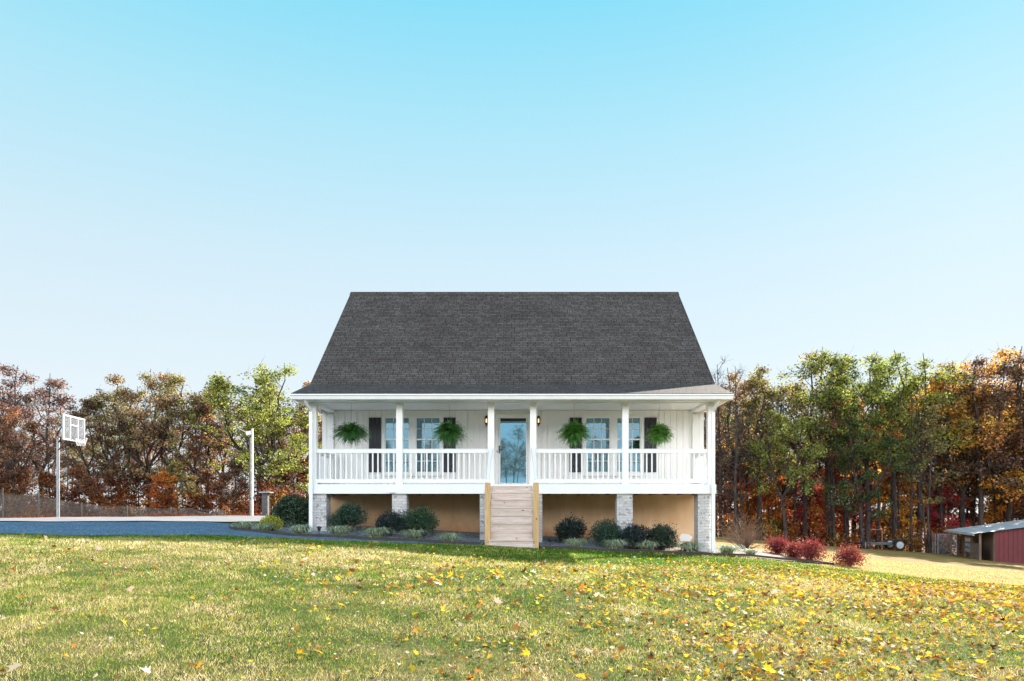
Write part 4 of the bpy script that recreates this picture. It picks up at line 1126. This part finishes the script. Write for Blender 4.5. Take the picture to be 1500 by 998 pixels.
# dry grass along the foot of the netting and beyond the concrete
rng = np.random.default_rng(55); n = 16000
pxr = rng.uniform(-150, 395, n); D_ = rng.uniform(30.6, 33.2, n); x_ = PX(pxr, D_); hh = rng.uniform(.03, .20, n)*(.3 + 1.1*pnoise(x_, D_, 1.1, 31)**2)
z_ = gz(x_, D_); a_ = rng.uniform(0, pi, n); w_ = .014; ln = rng.normal(0, .5, (n, 2))*hh[:, None]
V = np.stack([np.c_[x_-np.cos(a_)*w_, D_-np.sin(a_)*w_, z_-.01], np.c_[x_+np.cos(a_)*w_, D_+np.sin(a_)*w_, z_-.01], np.c_[x_+ln[:, 0], D_+ln[:, 1], z_+hh]], 1)
stuff(leaf_mesh('dry_grass', V, np.c_[np.clip(rng.normal(.24, .12, n), 0, 1), rng.random(n)], M['under'], k=3), 'tall dry grass along the foot of the netting at the far edge of the concrete', 'grass')
# ------------------------------------------------------------------ trailer
trl = empty('trailer', (PX(1290, 50), 50, g1(PX(1290, 50), 50)), radians(-6)); tag(trl, 'low black utility trailer with white wheels at the edge of the woods', 'trailer')
m = MB(); zc = .42
for y in (-.55, .75): m.box(-1.5, 1.15, y-.05, y+.05, zc-.06, zc+.06)
for x in (-1.5, -.9, -.3, .3, .9, 1.1): m.box(x-.04, x+.04, -.5, .7, zc-.05, zc+.05)
m.tube([(1.15, -.5, zc), (2.1, .1, zc-.02)], .05, 6); m.tube([(1.15, .7, zc), (2.1, .1, zc-.02)], .05, 6)
m.build('frame', M['black'], trl)
m = MB(); 
for y in (-.52, -.18, .16, .5): m.box(-1.1, .9, y, y+.3, zc+.062, zc+.10)
m.box(-.9, 1.2, -.64, -.62, zc-.05, zc+.07); m.build('deck', M['dull_post'], trl)
for (x, y, yaw, R) in ((.95, -.78, 0, .36), (-1.35, -.70, 1.15, .34), (.95, .95, 0, .36)):
    w = MB(); c, s_ = cos(yaw), sin(yaw); 
    def wl(mb, prof, k=20):
        th = np.linspace(0, 2*pi, k, endpoint=False); v = []
        for r, d in prof: v += [(x + (r*cos(t))*c - d*s_, y + (r*cos(t))*s_ + d*c, R + r*sin(t)) for t in th]
        n = len(prof); mb.add(v, [(i*k+j, i*k+(j+1) % k, (i+1)*k+(j+1) % k, (i+1)*k+j) for i in range(n-1) for j in range(k)] + [tuple(range(k)), tuple((n-1)*k+j for j in range(k))[::-1]])
    wl(w, [(R*.62, -.09), (R*.9, -.10), (R, -.07), (R, .07), (R*.9, .10), (R*.62, .09)]); o = w.build('wheel', M['rubber'], trl, smooth=False)
    r_ = MB(); wl(r_, [(.04, -.115), (R*.3, -.11), (R*.45, -.095), (R*.6, -.105), (R*.66, -.098), (R*.66, -.08)]); r_.build('rim', M['board_frame'], o)
for x in (.95,):
    m = MB(); a = np.linspace(.2, pi-.2, 9); o_ = [(x+.46*cos(t), .36+.46*sin(t)) for t in a] + [(x+.43*cos(t), .36+.43*sin(t)) for t in a[::-1]]
    m.prism(o_, 1, -.92, -.66); m.build('mudguard', M['black'], trl)
# thin pipe goal frame behind the trailer
gx0_, gx1_, gD = PX(1262, 55), PX(1292, 55), 55
gf = empty('pipe_frame', (gx0_, gD, g1(gx0_, gD))); tag(gf, 'thin pipe frame standing behind the trailer', 'frame')
m = MB(); H = PZ(776, 55) - gf.location.z; W = gx1_-gx0_
m.tube([(0, 0, 0), (0, 0, H)], .03, 6); m.tube([(W, 0, -.1), (W, 0, H)], .03, 6); m.tube([(0, 0, H), (W, 0, H)], .03, 6); m.build('pipes', M['galv'], gf)

# ------------------------------------------------------------------ shed
SO = np.array([PX(1435, 42), 42.0]); AA = np.array([.387, .922]); BBv = np.array([.922, -.387])
shed = empty('shed', (SO[0], SO[1], 0)); shed.rotation_euler = (0, 0, math.atan2(-.387, .922))
tag(shed, 'low red metal shed with pale sloping roof and open side at the woods edge', 'shed')
# local: x = along B (right), y = along A (away)
zE = PZ(780.5, 42) ; sl = .16
def gl(b, a): p = SO + BBv*b + AA*a; return g1(*p)
m = MB(); 
L, W = 10.8, 9.5
nw = 60
v = []
for i in range(nw+1):
    a = -.35 + (L+.35)*i/nw; zz = .014*(i % 2)
    v += [(-.35, a, zE - sl*.35 + zz), (W, a, zE + sl*W + zz)]
m.add(v, [(2*i, 2*i+1, 2*i+3, 2*i+2) for i in range(nw)])
m.box(-.36, -.33, -.36, L, zE-sl*.36-.12, zE-sl*.36-.005)
M['roof_metal'] = simple('pale_roof_metal', (.70, .70, .69), (.52, .53, .55), .35, 1.5, .1, 8, metallic=.15)
m.build('metal_roof', M['roof_metal'], shed)
M['redmetal'] = simple('red_siding', (.15, .016, .026), (.12, .013, .022), .5, 2)
m = MB(); b = .75
while b < W-.3:
    b2 = min(b+.23, W-.2); t1, t2 = zE+sl*b-.03, zE+sl*b2-.03; g0 = gl(b, 0)-.3
    m.add([(b, 0, g0), (b2-.05, 0, g0), (b2-.05, 0, t2), (b, 0, t1), (b, .05, g0), (b2-.05, .05, g0), (b2-.05, .05, t2), (b, .05, t1)], [(0,1,2,3),(7,6,5,4),(0,4,5,1),(1,5,6,2),(2,6,7,3),(3,7,4,0)])
    m.add([(b2-.05, .02, g0), (b2, .02, g0), (b2, .02, t2), (b2-.05, .02, t2)], [(0, 1, 2, 3)]); b += .23
m.build('red_wall', M['redmetal'], shed)
m = MB(); m.box(.70, .74, 0, L-.2, -3.6, zE+.02); m.prism([(.75, -4.2), (W-.2, -4.2), (W-.2, zE+sl*(W-.2)-.04), (.75, zE+sl*.75-.04)], 1, L-.3, L-.2); m.build('inner_wall', M['barnwood'], shed)
m = MB()
for i in range(3):
    z = gl(0, 1)+.02+i*.32; m.box(.02, .06, .35, 2.6, z, z+.30)
m.build('side_boards', M['barnwood'], shed)
for a in (0.05, 2.7, 4.9, 7.6, 10.4):
    m = MB(); m.box(-.02, .10, a, a+.12, gl(0, a)-.2, zE-.03); m.build('corner_post', M['barnwood'], shed)
m = MB(); z0, z1 = gl(0, 3.8)+.25, zE-.28
m.box(.02, .05, 2.85, 4.85, z0, z1); o = m.build('glazed_door', M['black'], shed)
m = MB()
for i in range(2):
    for j in range(3):
        a = 2.95 + i*.95; c = z0+.1+j*(z1-z0-.15)/3; m.box(.005, .018, a, a+.82, c, c+(z1-z0-.15)/3-.08)
m.build('panes', simple('dusty_panes', (.30, .36, .38), (.22, .27, .3), .2, 3), o)
m = MB(); m.box(-.0, .06, .15, 4.85, zE-.24, zE-.10); m.build('header_beam', M['barnwood'], shed)
# wire pen at the far end
wp = empty('wire_pen', (SO[0]+AA[0]*7.2-BBv[0]*.5, SO[1]+AA[1]*7.2-BBv[1]*.5, gl(-.5, 7.2))); wp.rotation_euler = shed.rotation_euler
tag(wp, 'wire mesh pen attached at the left end of the red shed', 'pen')
m = MB(); 
m.add([(-.7, 0, 0), (.4, 0, 0), (.4, 0, 1.4), (-.7, 0, 1.4)], [(0, 1, 2, 3)]); m.add([(-.7, 0, 0), (-.7, 2.5, 0), (-.7, 2.5, 1.4), (-.7, 0, 1.4)], [(0, 1, 2, 3)])
m.build('mesh_panel', M['wire'], wp)
m = MB()
for (x, y) in ((-.7, 0), (.4, 0), (-.7, 2.5), (-.7, 1.25)): m.tube([(x, y, -.2), (x, y, 1.42)], .03, 6)
m.tube([(-.7, 0, 1.4), (.4, 0, 1.4)], .02, 6); m.tube([(-.7, 0, 1.4), (-.7, 2.5, 1.4)], .02, 6); m.build('pen_frame', M['galv'], wp)

# ------------------------------------------------------------------ trees
def tree_geo(seed, H, cb=.35, spread=.30, limbs=16, subs=4, nleaf=5000, leaf=.24, crad=.62, lean=.03, r0=None, shape=.6, twigs=True, upw=.35, fork=0, ff=.4):
    """tapered trunk, limbs, secondary limbs and leaf clusters; returns MB, leaf polygons, tints"""
    rng = np.random.default_rng(seed); m = MB(); r0 = r0 or .0125*H
    k = 10; t = np.linspace(0, 1, k); wob = np.cumsum(rng.normal(0, .012*H/ k**.5, (k, 2)), axis=0); wob -= wob[0]
    ln = rng.normal(0, lean*H, 2)
    T = np.c_[wob[:, 0] + ln[0]*t, wob[:, 1] + ln[1]*t, H*.96*t - .15]
    leaders = []
    if fork:
        kf = int(round(ff*(k-1))); P0 = T[kf]
        m.tube(T[:kf+1], np.linspace(r0, r0*.72, kf+1), 8, False)
        a0 = rng.uniform(0, 2*pi)
        for q_ in range(fork):
            top = H*.96*(1.0 if q_ == 0 else rng.uniform(.78, .97)); az = a0 + q_*2*pi/fork + rng.uniform(-.4, .4); out = spread*H*rng.uniform(.28, .62)*(.45 if q_ == 0 else 1)
            s_ = np.linspace(0, 1, 7)[:, None]; e = np.array([P0[0]+out*cos(az), P0[1]+out*sin(az), top-.15])
            Lp = P0*(1-s_) + e*s_; Lp[:, :2] += (np.array([cos(az), sin(az)])*out*.35)*np.sin(s_*pi); Lp[1:] += rng.normal(0, .012*H, (6, 3))*[1, 1, .2]
            m.tube(Lp, np.linspace(r0*.62, .02, 7), 6, False); leaders.append(Lp)
    else: m.tube(T, r0*(1-t)**.75 + .012, 8, False)
    m.tube([T[0]-[0, 0, .1], T[0]+[0, 0, .25]], [r0*1.5, r0*.98], 8, False)
    cent = []; rad = []
    for i in range(limbs):
        f = cb + (.97-cb)*((i+rng.uniform(0, .9))/limbs)**.9
        p = np.array([np.interp(f, t, T[:, c]) for c in range(3)]); az = i*2.4 + rng.uniform(-.5, .5)
        if leaders and f > ff*1.02:
            Lp = leaders[i % len(leaders)]; fl = (f-ff)/(1-ff); p = np.array([np.interp(fl, np.linspace(0, 1, 7), Lp[:, c]) for c in range(3)])
        u = (f-cb)/(1-cb); L = spread*H*(.35 + .65*sin(pi*min(1, .25+u*.85))**shape)*rng.uniform(.55, 1.25)*(1-.50*u)*(.8 if leaders else 1)
        el = rng.uniform(.15, .75) + .45*u; d = np.array([cos(az)*cos(el), sin(az)*cos(el), sin(el)])
        pts = [p]; n = 5
        for j in range(n): d = d + rng.normal(0, .14, 3) + [0, 0, upw*.12]; d /= np.linalg.norm(d); pts.append(pts[-1] + d*L/n)
        pts = np.array(pts); rb = max(.015, r0*(1-f)**.8*.55)
        m.tube(pts, np.linspace(rb, .012, n+1), 5, False)
        cent.append(pts[-1]); rad.append(1.0)
        for s in range(subs):
            q = rng.uniform(.35, .95); c0 = np.array([np.interp(q*n, np.arange(n+1), pts[:, c]) for c in range(3)])
            e = (pts[-1]-pts[0])/L*.7 + rng.normal(0, .55, 3) + [0, 0, .25]; e /= np.linalg.norm(e); l = L*rng.uniform(.25, .55)
            mid = c0 + e*l*.5 + rng.normal(0, .04*l, 3); end = mid + (e + rng.normal(0, .25, 3))*l*.5
            m.tube([c0, mid, end], [rb*.45+.006, rb*.3+.006, .007], 4, False); cent += [end, mid*.4+end*.6]; rad += [.9, .6]
            if twigs:
                for z in range(3):
                    g = rng.normal(0, 1, 3) + [0, 0, .6]; g /= np.linalg.norm(g); m.tube([end, end + g*rng.uniform(.3, .8)*H/14], [.008, .004], 3, False)
    if nleaf == 0: return m, None, None
    cent = np.array(cent); rad = np.array(rad)*crad*rng.uniform(.4, 1.3, len(rad))*H/14
    w = rad**2*rng.uniform(.3, 1.5, len(rad)); w /= w.sum(); pick = rng.choice(len(rad), nleaf, p=w)
    d = rng.normal(size=(nleaf, 3)); d /= np.linalg.norm(d, axis=1)[:, None]
    Pp = cent[pick] + d*(rad[pick]*rng.random(nleaf)**.45)[:, None]*[1.15, 1.15, .75]
    cl = rng.random((len(rad), 2))
    tint = np.clip(.5 + (cl[pick]-.5)*.55 + rng.normal(0, .2, (nleaf, 2)), 0, 1)
    return m, leaf_quads(rng, Pp, leaf, .62), tint

protos = {}
def proto(key, **kw):
    m, Q, T = tree_geo(**kw)
    r = empty('tree'); m.build('trunk', M['bark'], r, smooth=True)
    if Q is not None: leaf_mesh('crown', Q, T, M['leaf'], r)
    protos[key] = [r, kw['H'], False]
proto('oak1', fork=3, ff=0.32, seed=1, H=14, cb=.24, spread=.34, limbs=30, subs=5, nleaf=10500, leaf=.165, crad=.66)
proto('oak2', fork=4, ff=0.32, seed=2, H=14, cb=.20, spread=.36, limbs=32, subs=5, nleaf=9500, leaf=.16, crad=.60)
proto('oak3', fork=3, ff=0.32, seed=3, H=14, cb=.28, spread=.32, limbs=27, subs=5, nleaf=7600, leaf=.165, crad=.62, lean=.05)
proto('oak4', fork=3, ff=0.32, seed=4, H=14, cb=.16, spread=.32, limbs=30, subs=4, nleaf=9500, leaf=.16, crad=.6)
proto('tall1', fork=3, ff=0.5, seed=5, H=17, cb=.40, spread=.26, limbs=26, subs=5, nleaf=8200, leaf=.18, crad=.60)
proto('tall2', fork=2, ff=0.5, seed=6, H=17, cb=.34, spread=.23, limbs=26, subs=4, nleaf=8000, leaf=.175, crad=.58, lean=.04)
proto('tall3', fork=3, ff=0.5, seed=7, H=17, cb=.45, spread=.27, limbs=24, subs=5, nleaf=6600, leaf=.185, crad=.62)
proto('thin1', seed=8, H=13, cb=.35, spread=.16, limbs=14, subs=3, nleaf=1500, leaf=.22, crad=.6, r0=.09)
proto('thin2', seed=9, H=13, cb=.30, spread=.15, limbs=15, subs=3, nleaf=900, leaf=.22, crad=.6, r0=.08, lean=.07)
proto('bare1', seed=10, H=13, cb=.25, spread=.22, limbs=24, subs=5, nleaf=0, r0=.12)
proto('bare2', seed=11, H=13, cb=.3, spread=.2, limbs=22, subs=5, nleaf=0, r0=.10, lean=.05)
proto('bare3', seed=20, H=13, cb=.18, spread=.26, limbs=44, subs=10, nleaf=0, r0=.085)
proto('low1', seed=12, H=6, cb=.10, spread=.36, limbs=18, subs=3, nleaf=7000, leaf=.15, crad=1.15, r0=.07)
proto('low2', seed=13, H=6, cb=.14, spread=.30, limbs=16, subs=3, nleaf=5500, leaf=.15, crad=1.15, r0=.06)

def tree(key, px, D, topy, color, name, label, group, rz=None, wide=1.0, cat='tree', zbase=None):
    r, H0, used = protos[key]; x = PX(px, D); z = g1(x, D) if zbase is None else zbase
    H = PZ(topy, D) - z; s = H/H0*(1.055 if key[:3] in ("oak", "tal") else 1)
    if not used: o = r; protos[key][2] = True; o.location = (x, D, z); o.rotation_euler = (0, 0, rz or 0); o.scale = (s*wide, s*wide, s)
    else: o = copy_tree(r, (x, D, z), rz if rz is not None else (px*1.7+D) % 6.28, (s*wide, s*wide, s))
    o.name = name; tag(o, label, cat, group)
    for c in o.children:
        if c.name.startswith('crown'): c.color = (*color, 1)
        if c.name.startswith('trunk'): c.name = 'trunk'
        if c.name.startswith('crown'): c.name = 'crown'
    return o
MAUVE, BROWN, RUST, OLIVE, GOLD, YGREEN, GREENL, DKGREEN, ORANGE, RED, TAN = (.20,.12,.095), (.16,.088,.050), (.25,.115,.055), (.20,.165,.055), (.46,.25,.035), (.22,.235,.045), (.17,.19,.035), (.07,.10,.022), (.46,.17,.035), (.34,.05,.045), (.30,.20,.10)
CN = {MAUVE: 'mauve brown', BROWN: 'brown', RUST: 'rusty', OLIVE: 'olive', GOLD: 'golden', GREENL: 'green', ORANGE: 'orange', RED: 'crimson', TAN: 'tan'}
GL_, GR_ = 'trees of the left wood', 'trees of the right wood'
LEFT = [
 ('oak1', -70, 50, 560, BROWN, 'brown oak just beyond the left edge, half out of frame'),
 ('oak2', 8, 54, 536, MAUVE, 'mauve brown tree, leftmost tall crown in the photo'),
 ('oak4', 22, 44, 592, RUST, 'lower rust orange oak in front of the mauve trees at far left'),
 ('oak3', 58, 53, 541, MAUVE, 'mauve tree directly left of the basketball backboard'),
 ('thin1', 108, 52, 594, MAUVE, 'thin half bare tree right behind the backboard'),
 ('oak4', 135, 48, 588, BROWN, 'dark brown tree just right of the backboard'),
 ('oak1', 176, 50, 562, OLIVE, 'dark olive tree right of the backboard, shoulder height of the wood'),
 ('oak2', 216, 49, 541, TAN, 'tan and gold tree forming the left half of the middle crown'),
 ('oak1', 251, 51, 545, OLIVE, 'olive gold tree forming the right half of the middle crown'),
 ('oak3', 284, 50, 563, BROWN, 'purplish brown tree in the dip right of the middle crown'),
 ('thin2', 306, 49, 571, RUST, 'slim rusty tree between the brown and the yellow green crowns'),
 ('oak3', 322, 53, 556, MAUVE, 'mauve topped tree peeping out left of the yellow green tree'),
 ('oak1', 380, 48, 529, YGREEN, 'tall yellow green tree behind the white light pole'),
 ('oak4', 402, 46, 575, YGREEN, 'lower yellow green tree right of the white light pole'),
 ('oak3', 436, 50, 560, BROWN, 'brown tree touching the left edge of the house roof'),
 ('thin1', 455, 53, 548, TAN, 'thin sparse tree whose top shows beside the left roof slope'),
 ('oak4', 490, 55, 575, BROWN, 'brown tree hidden mostly behind the left end of the porch'),
]
RIGHT = [
 ('oak4', 1015, 60, 572, BROWN, 'brown tree seen through the gap at the right end of the porch'),
 ('bare1', 1058, 56, 522, BROWN, 'bare grey tree closest to the right roof slope'),
 ('tall3', 1082, 58, 540, TAN, 'sparse tan tree behind the right corner of the house'),
 ('bare2', 1077, 53, 528, BROWN, 'leafless tree with fine upright twigs above the bare bush'),
 ('tall2', 1117, 56, 534, OLIVE, 'olive brown tree above the two nearest red shrubs'),
 ('oak3', 1152, 52, 590, YGREEN, 'mid height yellow green tree leaning in front of the taller ones'),
 ('tall1', 1181, 58, 514, OLIVE, 'tall olive tree left of the highest crown'),
 ('tall3', 1219, 55, 503, GREENL, 'highest tree of the right wood with loose green olive crown'),
 ('tall2', 1243, 60, 520, DKGREEN, 'dark green tree right of the highest crown'),
 ('tall1', 1272, 54, 518, GREENL, 'tall green tree standing over the trailer wheels'),
 ('oak4', 1262, 52, 612, DKGREEN, 'lower dark green tree in front of the tall green trunks'),
 ('tall2', 1312, 56, 515, GREENL, 'tall pale green tree to the right above the trailer'),
 ('tall3', 1345, 57, 522, YGREEN, 'yellow green tree halfway between trailer and shed'),
 ('thin1', 1362, 51, 580, OLIVE, 'slim olive tree halfway between trailer and shed'),
 ('tall1', 1380, 60, 528, OLIVE, 'olive tree above the left end of the shed roof'),
 ('oak1', 1412, 58, 523, GOLD, 'golden orange tree above the shed'),
 ('tall2', 1440, 56, 519, BROWN, 'brown gold tree behind the middle of the shed roof'),
 ('oak2', 1476, 58, 513, GOLD, 'broad orange gold tree over the right end of the shed'),
 ('tall1', 1510, 55, 515, BROWN, 'dark brown tree at the right edge of the photo'),
 ('oak1', 1560, 56, 520, BROWN, 'brown oak just beyond the right edge, half out of frame'),
 ('oak2', 1630, 58, 520, OLIVE, 'olive oak out past the right edge of the photo'),
]
for (k, px, D, ty, c, lab) in LEFT: tree(k, px, D, ty, c, 'autumn_tree', lab, GL_, wide=1.3 if c == YGREEN else 1.12)
for (k, px, D, ty, c, lab) in RIGHT: tree(k, px, D, ty, c, 'autumn_tree', lab, GR_, wide=1.08)
rng = np.random.default_rng(77)
# second rows, deeper in the woods
cl = [BROWN, MAUVE, RUST, OLIVE, TAN, GOLD]; ck = ['oak1', 'oak2', 'oak3', 'oak4', 'thin1', 'thin2']
for i in range(15):
    px = -90 + i*40 + rng.uniform(-10, 10); tree(ck[i % 6], px, rng.uniform(58, 68), np.interp(px, [-90, 60, 110, 220, 320, 380, 480], [575, 590, 640, 595, 615, 595, 600]) + rng.uniform(0, 40), (q_ := cl[rng.integers(6)]), 'autumn_tree', CN[q_] + ' tree deeper in the left wood, partly hidden by the front row', 'back row of the left wood')
ck = ['tall1', 'tall2', 'tall3', 'oak3', 'thin1', 'tall2']; cl = [BROWN, OLIVE, GREENL, GOLD, RUST, ORANGE]
for i in range(20):
    px = 1040 + i*31 + rng.uniform(-10, 10); tree(ck[i % 6], px, rng.uniform(64, 76), 565 + rng.uniform(-15, 60), (q_ := cl[rng.integers(6)]), 'autumn_tree', CN[q_] + ' tree deeper in the right wood, partly hidden by the front row', 'back row of the right wood')
# slim bare trunks inside the woods
for i in range(22):
    px = -40 + i*22.5 + rng.uniform(-8, 8); tree(('bare2', 'thin2', 'bare1')[i % 3], px, rng.uniform(43.5, 52), rng.uniform(610, 660), cl[rng.integers(5)], 'young_tree', 'slim young tree with almost no leaves in the left wood', 'slim young trees in the left wood', wide=.8)
for i in range(34):
    px = 1052 + i*15.5 + rng.uniform(-6, 6)
    D = rng.uniform(51, 62); 
    if px > 1375: D = rng.uniform(58, 66)
    tree(('bare2', 'thin2', 'bare1', 'tall3')[i % 4], px, D, rng.uniform(560, 640), cl[rng.integers(6)], 'young_tree', 'slim dark trunked tree with few leaves in the right wood', 'slim young trees in the right wood', wide=.75)
# bright low understorey trees
LOWL = [(-20, RUST), (28, RUST), (75, BROWN), (120, RUST), (160, RUST), (205, BROWN), (238, ORANGE), (262, OLIVE), (300, RUST), (340, BROWN), (415, BROWN), (450, RUST)]
for i, (px, c) in enumerate(LOWL):
    tree(('low1', 'low2')[i % 2], px, 44 + (i*2.7) % 8, 668 + (i*13) % 28, c, 'understorey_tree', 'low ' + CN[c] + ' understorey tree at the foot of the left wood', 'understorey of the left wood', wide=1.25)
LOWR = [(1050, BROWN), (1085, ORANGE), (1108, GOLD), (1130, ORANGE), (1146, OLIVE), (1166, ORANGE), (1185, RED), (1205, ORANGE), (1232, RED), (1256, RUST), (1290, ORANGE), (1312, GOLD), (1335, BROWN), (1360, RUST), (1385, RED), (1410, BROWN), (1440, RUST), (1470, GOLD), (1500, RUST), (1540, BROWN)]
for i, (px, c) in enumerate(LOWR):
    tree(('low1', 'low2')[i % 2], px, 58 + (i*3.7) % 10, 655 + (i*17) % 60, tuple(min(1, v*1.3) for v in c), 'understorey_tree', 'low ' + CN[c] + ' understorey tree between the trunks of the right wood', 'understorey of the right wood', wide=1.2)

# woodland floor growth as one mass per wood
def undergrowth(name, px0, px1, D0, D1, h, n, label, seed, bias):
    rng = np.random.default_rng(seed); nc = 460
    D = rng.uniform(D0, D1, nc); px = rng.uniform(px0, px1, nc); x = PX(px, D); r = rng.uniform(.35, 1.1, nc)
    C = np.c_[x, D, gz(x, D) + rng.uniform(.1, h, nc)*rng.random(nc)]
    pick = rng.integers(0, nc, n); d = rng.normal(size=(n, 3))*.5
    Pp = C[pick] + d*r[pick][:, None]; zg = gz(Pp[:, 0], Pp[:, 1]); Pp[:, 2] = np.maximum(Pp[:, 2], zg + .05)
    tc = np.clip(rng.beta(*bias, nc), 0, 1)
    o = leaf_mesh(name, leaf_quads(rng, Pp, .15, .6), np.c_[np.clip(tc[pick]+rng.normal(0, .08, n), 0, 1), rng.random(n)], M['under'])
    stuff(o, label, 'undergrowth'); o.color = (1, 1, 1, 1)
undergrowth('undergrowth', -160, 480, 42.5, 66, 3.0, 80000, 'tangled brown undergrowth along the floor of the left wood', 91, (2, 3))
undergrowth('undergrowth', 1030, 1640, 53, 82, 3.4, 105000, 'red, orange and golden undergrowth along the floor of the right wood', 92, (3, 2.4))

# bare trees across the road behind the camera (mirrored in the door and windows)
for i, (x, y, H) in enumerate([(-24+i*2.6, -41-(i*1.7) % 4, (4.2, 5.2, 3.6, 4.8)[i % 4]) for i in range(20)] + [(-1.0, -42, 7.6), (-2.6, -40, 5.2), (.5, -41, 4.8), (-1.9, -43, 6), (9, -40, 6.5), (-11, -41, 6.2)]):
    for key in ('bare3',):
        r = protos[key][0]; z = g1(x, y); s = H/13; o = r if i == 0 else copy_tree(r, (x, y, z))
        protos[key][2] = True; o.location = (x, y, z); o.rotation_euler = (0, 0, i*1.1)
        for c_ in o.children: c_.data.materials.clear(); c_.data.materials.append(M['bark_pale']); o.scale = (s*1.7, s*1.7, s); o.name = 'bare_tree'
        tag(o, 'leafless tree across the lawn, seen only as a reflection in the glass', 'tree', 'bare trees mirrored in the door and windows')

# ------------------------------------------------------------------ light
w = bpy.data.worlds.new("World"); scene.world = w; w.use_nodes = True
nt = w.node_tree; nt.nodes.clear(); out = nt.nodes.new('ShaderNodeOutputWorld'); bg = nt.nodes.new('ShaderNodeBackground')
sky = nt.nodes.new('ShaderNodeTexSky'); sky.sky_type = 'NISHITA'; sky.sun_disc = False
sky.sun_elevation = sun_el; sky.sun_rotation = sun_az; sky.air_density = 1.0; sky.dust_density = .3; sky.ozone_density = 2
tc = nt.nodes.new('ShaderNodeTexCoord'); sp_ = nt.nodes.new('ShaderNodeSeparateXYZ'); nt.links.new(tc.outputs['Generated'], sp_.inputs[0])
g = ramp(nt, sp_.outputs[2], [(0, (.85, .92, .965)), (.15, (.82, .915, .965)), (.32, (.68, .865, .96)), (.47, (.45, .82, .96)), (.60, (.23, .75, .96)), (.74, (.09, .48, .80)), (1, (.02, .18, .45))])
EXPO = 1.7
SKYK = .0616
gs = mixc(nt, 1.0, g, (10*.5, 10*.5, 10*.5), 'MULTIPLY')       # clear-sky gradient in the Sky Texture's own units
c = mixc(nt, .94, sky.outputs[0], gs)
# bright fill band added to the unseen sky behind the camera, brightens porch fronts
def smooth(s_, lo, hi):
    r = nt.nodes.new('ShaderNodeMapRange'); r.interpolation_type = 'SMOOTHSTEP'; nt.links.new(s_, r.inputs[0]); r.inputs[1].default_value = lo; r.inputs[2].default_value = hi
    return r.outputs[0]
band = mth(nt, 'MULTIPLY', smooth(sp_.outputs[2], .14, .21), mth(nt, 'SUBTRACT', 1, smooth(sp_.outputs[2], .38, .60)))
porch_fill = mth(nt, 'MULTIPLY', band, smooth(mth(nt, 'MULTIPLY', sp_.outputs[1], -1), -.1, .55))
c = mixc(nt, porch_fill, c, (24.5, 24.7, 25.2))
nt.links.new(c, bg.inputs[0]); bg.inputs[1].default_value = SKYK; nt.links.new(bg.outputs[0], out.inputs[0])
sl_ = bpy.data.lights.new('sun', 'SUN'); so = bpy.data.objects.new('sun', sl_); COL.objects.link(so)
sl_.energy = 5.0; sl_.angle = radians(.5); sl_.color = (1.0, .93, .82)
from mathutils import Vector
so.rotation_euler = Vector(SUN).to_track_quat('Z', 'Y').to_euler(); so.location = (0, 40, 60)
scene.view_settings.view_transform = 'Standard'; scene.view_settings.look = 'None'
scene.view_settings.exposure = EXPO; scene.view_settings.gamma = 1; scene.view_settings.use_curve_mapping = False
scene.render.engine = 'CYCLES'
cy = scene.cycles; cy.max_bounces = 6; cy.diffuse_bounces = 4; cy.glossy_bounces = 3; cy.transparent_max_bounces = 16; cy.transmission_bounces = 3
cy.use_adaptive_sampling = True; cy.adaptive_threshold = .008; cy.use_denoising = True
cy.sample_clamp_indirect = 6

for k_, (r_, h_, u_) in protos.items():
    if not u_:
        for ch in list(r_.children): bpy.data.objects.remove(ch)
        bpy.data.objects.remove(r_)
